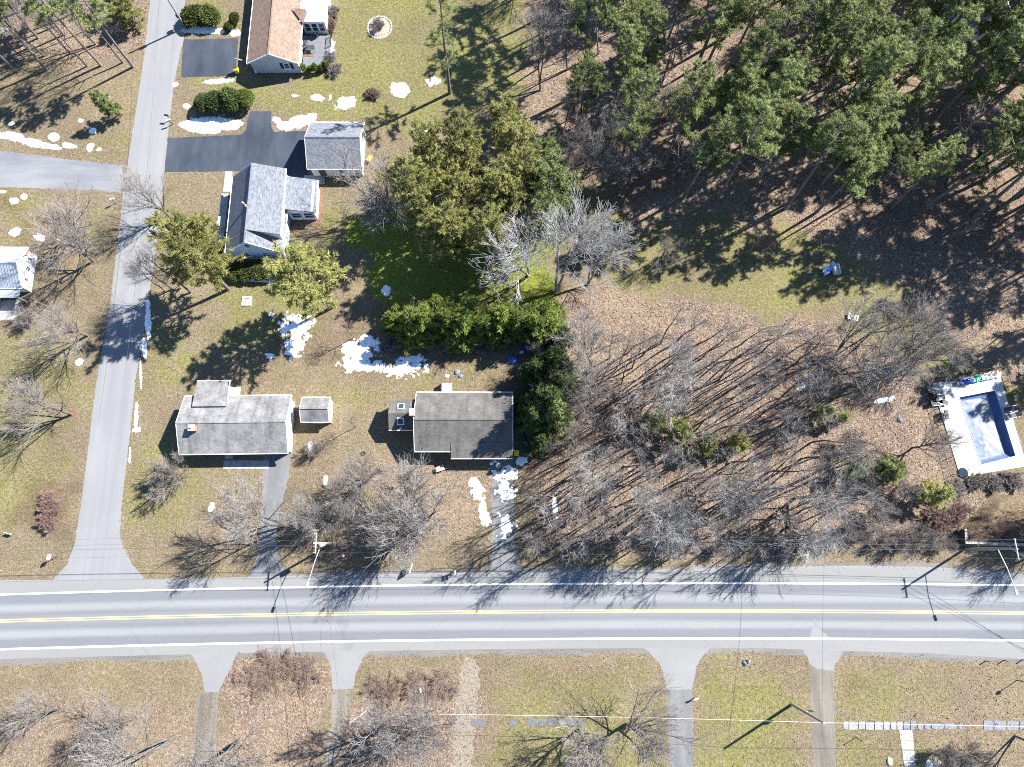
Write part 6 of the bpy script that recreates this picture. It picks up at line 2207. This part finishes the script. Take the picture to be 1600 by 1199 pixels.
def heap(u, v, label, mat, rx, ry, rz, name='tarp_heap', cat='tarp heap'):
    t = thing(name, label, cat, (*P(u, v), 0), u)
    MB().dome((0, 0, -.05), rx, ry, rz, 11, 4, 0, .4).build('cover', M[mat], t)
    MB().box((rx * .2, 0, rz * .45), (rx * .9, ry * .8, rz * .8), .5).build('load', M['dark_plastic'], t)


heap(825, 541, 'bright blue tarp bundle under the evergreens above the taupe roof', 'blue_plastic', .6, .5, .5)
heap(802, 563, 'dull blue tarp bundle in the shade above the taupe roof', 'blue_plastic', .8, .7, .5)
heap(1256, 168, 'dark heap under a small blue tarp among the pines', 'dark_plastic', 1.4, 1.0, .8)
heap(1253, 172, 'small blue tarp lying on the dark forest heap', 'blue_plastic', .35, .3, 1.0)
heap(820, 690, 'small green ball-shaped cover beside the taupe-roofed house', 'green_plastic', .3, .3, .4)


def panel_board(u, v, label, mat, sx, sy, rot, z=.4):
    t = thing('board', label, 'board', (*P(u, v), 0), rot)
    MB().box((0, 0, z), (sx, sy, .06)).build('panel', M[mat], t)
    for a in (-1, 1):
        MB().box((a * sx * .35, 0, z / 2 - .02), (.08, sy * .8, z - .04)).build('bearer', M['wood_dark'], t)


panel_board(827, 599, 'white panel lying behind the upper right corner of the taupe roof', 'white_plastic', 1.25, .6, R(-38))
panel_board(815, 552, 'pale blue panel in the shade beside the blue tarps', 'pale_blue', .6, .4, R(20))
panel_board(1331, 497, 'pale bluish board in the twiggy grey clump', 'metal', 1.5, .9, R(-20))


def chair(u, v, label, mat, rot, group, s=1.0):
    t = thing('chair', label, 'chair', (*P(u, v), .10 if 'pool' in label else 0), rot, group, s)
    MB().box((0, 0, .42), (.58, .58, .06)).build('seat', M[mat], t)
    MB().add([(-.29, .27, .45), (.29, .27, .45), (.29, .5, 1.0), (-.29, .5, 1.0), (-.29, .32, .45), (.29, .32, .45), (.29, .55, 1.0), (-.29, .55, 1.0)],
             [(0, 1, 2, 3), (7, 6, 5, 4), (4, 5, 1, 0), (3, 2, 6, 7), (0, 3, 7, 4), (1, 5, 6, 2)]).build('backrest', M[mat], t)
    for a in (-1, 1):
        for b in (-1, 1):
            MB().box((a * .25, b * .25, .2), (.05, .05, .4)).build('leg', M[mat], t)
        MB().box((a * .31, .02, .62), (.06, .55, .05)).build('armrest', M[mat], t)


def lounger(u, v, label, mat, rot, group):
    t = thing('sun_lounger', label, 'sun lounger', (*P(u, v), .10), rot, group)
    MB().box((0, -.3, .33), (.66, 1.25, .07)).build('seat', M[mat], t)
    MB().slab([(-.33, .34, .38), (.33, .34, .38), (.33, .95, .75), (-.33, .95, .75)], .06).build('backrest', M[mat], t)
    for a in (-1, 1):
        for b in (-.85, .3):
            MB().box((a * .28, b, .15), (.06, .06, .3)).build('leg', M['metal'], t)
        MB().box((a * .36, -.05, .34), (.05, 1.6, .06)).build('frame', M['metal'], t)


chair(1288, 428, 'pale blue chair on the shaded clearing, left of two', 'pale_blue', .4, None, 1.2)
chair(1295, 421, 'pale blue chair on the shaded clearing, right of two', 'pale_blue', -.6, None, 1.2)
t = thing('trailer', 'small dark cart with pale rails beside the blue chairs in the clearing', 'cart', (*P(1299, 424), 0), R(8))
MB().box((.4, 0, .55), (1.0, 1.6, .3)).build('bed', M['metal'], t)
for a in (0, .8):
    MB().tube((a - .06, -.1, .3), (a + .06, -.1, .3), .3, .3, 10).build('wheel', M['black_metal'], t)
    MB().box((a, 0, .85), (.06, 1.6, .3)).build('rail', M['white_plastic'], t)
for i, (u, v, r_) in enumerate(((1456, 612, 1.3), (1463, 621, 1.5), (1460, 631, 1.7), (1468, 628, 1.2))):
    lounger(u, v, 'charcoal sun lounger at the upper left pool corner, %s' % ('topmost', 'second from the top', 'lowest', 'innermost')[i], 'dark_plastic', r_, 'charcoal pool loungers')
for i, (u, v, r_) in enumerate(((1475, 646, 1.6), (1476, 653, 1.6))):
    chair(u, v, 'charcoal pool chair on the left deck, %s of two' % ('upper', 'lower')[i], 'dark_plastic', r_, None)
for i, (u, v, r_) in enumerate(((1577, 640, -1.4), (1580, 650, -1.3))):
    lounger(u, v, 'dark lounger on the right pool deck, %s of two' % ('upper', 'lower')[i], 'dark_plastic', r_, None)
for i, u in enumerate((1494, 1501, 1508, 1514)):
    chair(u, 600 - i * 1.3, 'blue pool chair by the upper deck edge, %s from the left' % ('first', 'second', 'third', 'fourth')[i], 'blue_plastic' if i else 'dark_plastic', .2 + .3 * i, None)
for i, u in enumerate((1520, 1526)):
    chair(u, 595 - i, 'green pool chair by the upper deck edge, %s one' % ('left', 'right')[i], 'green_plastic', .3 * i, None)
for i, u in enumerate((1534, 1541, 1548, 1556)):
    chair(u, 592 - i * 1.6, 'white pool chair by the upper deck edge, %s from the left' % ('first', 'second', 'third', 'fourth')[i], 'white_plastic', .4 * i, None)
t = thing('pool_table', 'round white table at the lower left corner of the pool deck', 'table', (*P(1514, 733), .10))
MB().tube((0, 0, .0), (0, 0, 1.0), .05, .05, 8).build('leg', M['metal'], t)
MB().tube((0, 0, 1.0), (0, 0, 1.05), .72, .72, 22).build('tabletop', M['white_plastic'], t)
t = thing('doormat', 'grey mat on the upper left pool deck', 'mat', (*P(1474, 613), .10), R(12))
MB().box((0, 0, .012), (1.1, .9, .02)).build('mat', M['stone'], t)
# deck furniture of the tan house
x, y = P(488, 82)
t = thing('patio_table', 'dark rectangular table on the grey deck', 'table', (x, y, .45))
MB().box((0, 0, .7), (1.1, .8, .05)).build('tabletop', M['dark_plastic'], t)
for a in (-1, 1):
    for b in (-1, 1):
        MB().box((a * .48, b * .33, .34), (.05, .05, .68)).build('leg', M['black_metal'], t)
x, y = P(484, 89)
t = thing('doormat', 'brown mat on the grey deck below the table', 'mat', (x, y, .45))
MB().box((0, 0, .012), (1.5, .7, .02)).build('mat', M['mulch'], t)
for i, (u, v, r_) in enumerate(((480, 71, .4), (480, 79, 1.3), (497, 60, 2.6))):
    c_ = thing('patio_chair', 'dark chair on the grey deck, %s' % ('left of the table', 'nearest the table', 'under the sunroom windows')[i], 'chair', (*P(u, v), .45), r_)
    MB().box((0, 0, .4), (.55, .55, .06)).build('seat', M['dark_plastic'], c_)
    MB().box((0, .28, .7), (.55, .06, .6)).build('backrest', M['dark_plastic'], c_)
    for a in (-1, 1):
        for b in (-1, 1):
            MB().box((a * .24, b * .24, .19), (.05, .05, .38)).build('leg', M['black_metal'], c_)

t = thing('wheelbarrow', 'wheelbarrow with a pinkish tub on the lawn below the taupe-roofed house', 'wheelbarrow', (*P(688, 733), 0), R(200))
MB().add([(-.45, -.3, .35), (.35, -.22, .3), (.35, .22, .3), (-.45, .3, .35), (-.6, -.38, .68), (.55, -.32, .6), (.55, .32, .6), (-.6, .38, .68)],
         [(3, 2, 1, 0), (0, 1, 5, 4), (1, 2, 6, 5), (2, 3, 7, 6), (3, 0, 4, 7), (4, 5, 6, 7)]).build('tub', M['wood_pale'], t)
MB().tube((.6, -.06, .2), (.6, .06, .2), .2, .2, 12).build('wheel', M['black_metal'], t)
for a in (-1, 1):
    MB().tube((.6, a * .1, .2), (-1.1, a * .33, .6), .025, .025, 6).build('handle', M['wood_dark'], t)
    MB().tube((-.45, a * .25, .4), (-.5, a * .25, 0), .02, .02, 5).build('leg', M['black_metal'], t)
t = thing('tyre', 'small dark ring lying on the brown lawn left of the taupe-roofed house', 'tyre', (*P(568, 709), 0))
m = MB()
for i in range(14):
    a, b = i * 6.283 / 14, (i + 1) * 6.283 / 14
    m.tube((.24 * math.cos(a), .24 * math.sin(a), .09), (.24 * math.cos(b), .24 * math.sin(b), .09), .09, .09, 6)
m.build('ring', M['black_metal'], t)
t = thing('wheelbarrow', 'orange wheelbarrow tipped behind the garage wall', 'wheelbarrow', (*P(579, 250), 0), R(60))
MB().add([(-.45, -.3, .3), (.35, -.22, .3), (.35, .22, .3), (-.45, .3, .3), (-.6, -.38, .62), (.55, -.32, .6), (.55, .32, .6), (-.6, .38, .62)],
         [(3, 2, 1, 0), (0, 1, 5, 4), (1, 2, 6, 5), (2, 3, 7, 6), (3, 0, 4, 7), (4, 5, 6, 7)]).build('tub', M['orange_plastic'], t)
MB().tube((.6, -.06, .2), (.6, .06, .2), .2, .2, 12).build('wheel', M['black_metal'], t)
for a in (-1, 1):
    MB().tube((.6, a * .1, .2), (-1.1, a * .33, .6), .025, .025, 6).build('handle', M['wood_dark'], t)
t = thing('log', 'fallen pale log across the gravel at the second drive', 'log', (*P(560, 1118), 0))
MB().tube((-1.1, -.9, .15), (1.0, .55, .15), .14, .11, 8).build('trunk', M['wood_pale'], t)
t = thing('stone_slab', 'grey weathered slab in the dead grass right of the bare garage tree', 'slab', (*P(636, 268), 0))
MB().prism(chaikin([(-2.0, -1.4), (1.4, -.4), (1.9, .9), (.8, 2.0), (-.6, .9)], 2), 0, .18).build('slab', M['stone'], t)
t = thing('stake', 'small dark stake with a pale top on the red-brown leaves near the dirt track', 'stake', (*P(658, 1077), 0))
MB().box((0, 0, .5), (.12, .5, 1.0), .3).build('board', M['wood_pale'], t)
for u, v, lab in ((1540, 1033, 'first'), (1568, 1032, 'second'), (1597, 1031, 'third')):
    t = thing('marker_post', 'short dark guide post on the south road edge, %s at the far right' % lab, 'post', (*P(u, v), 0))
    MB().box((0, 0, .45), (.1, .1, .9)).build('post', M['wood_dark'], t)
    MB().box((0, -.06, .75), (.09, .02, .15)).build('reflector', M['white_plastic'], t)
t = thing('culvert', 'dark culvert mouth on the verge below the road', 'culvert', (*P(1167, 1037), 0))
m = MB()
for i in range(12):
    a, b = i * 6.283 / 12, (i + 1) * 6.283 / 12
    m.add([(.22 * math.cos(a), 0, .15 + .22 * math.sin(a)), (.22 * math.cos(b), 0, .15 + .22 * math.sin(b)), (.22 * math.cos(b), .5, .15 + .22 * math.sin(b)), (.22 * math.cos(a), .5, .15 + .22 * math.sin(a))], [(0, 1, 2, 3)])
m.build('pipe', M['black_metal'], t)

# ------------------------------------------------------------------ fallen leaves and dead grass on the ground
def scatter(name, n, field, size, width, mat, seed, flat=True, z=.02):
    rs = np.random.RandomState(seed)
    X = rs.uniform(-86, 86, n)
    Y = rs.uniform(-29, 90, n)
    L, G, D = zone_fields(X, Y)
    w = L if field == 0 else np.clip(.75 - L * .5 - G * .35, 0.12, 1)
    keep = rs.uniform(size=n) < w
    ban = np.zeros(n, bool)
    road = [(P(*p)) for p in side]
    for poly in (side, [(0, 907), (300, 904), (640, 896), (1000, 890), (1330, 884), (1600, 897), (1760, 905), (1760, 1035), (1600, 1030), (1300, 1016), (800, 1014), (400, 1020), (0, 1030), (-160, 1034), (-160, 910)],
                 [(0, 236), (130, 252), (192, 258), (194, 303), (0, 292), (-200, 285), (-200, 226)], [(284, 60), (372, 58), (372, 121), (282, 122)], [(256, 216), (376, 211), (386, 172), (426, 172), (426, 204), (482, 204), (482, 285), (432, 290), (410, 270), (256, 270)],
                 [(1450, 596), (1565, 580), (1610, 732), (1498, 750)], [(292, 1010), (374, 1010), (345, 1082), (318, 1082)], [(498, 1008), (584, 1008), (551, 1077), (520, 1077)], [(995, 1006), (1117, 1006), (1088, 1042), (1083, 1260), (1046, 1260), (1036, 1050)],
                 [(1252, 1008), (1325, 1010), (1303, 1050), (1308, 1260), (1272, 1260), (1264, 1040)], [(411, 712), (458, 700), (431, 850), (450, 900), (385, 905), (404, 850)], [(762, 720), (803, 716), (808, 898), (760, 899)]):
        ban |= inside(poly, X, Y)
    keep &= ~ban
    X, Y = X[keep], Y[keep]
    k = len(X)
    pos = np.stack([X, Y, np.full(k, z) + rs.uniform(0, .03, k)], -1)
    d = rs.normal(size=(k, 3))
    if flat:
        d[:, 2] *= .25
        d[:, 2] = np.abs(d[:, 2])
    else:
        d[:, 2] = np.abs(d[:, 2]) * .8 + .35
    me = blades_mesh(name, pos, d, size * rs.uniform(.6, 1.3, k), width * rs.uniform(.6, 1.3, k), rs.uniform(0, 1, k), seed, flat)
    o = link(name, me, M[mat])
    o['kind'] = 'stuff'


scatter('leaf_litter', 150000, 0, .21, .15, 'leaf_litter', 3)
scatter('dead_grass', 220000, 1, .22, .06, 'dry_stem', 4, False)
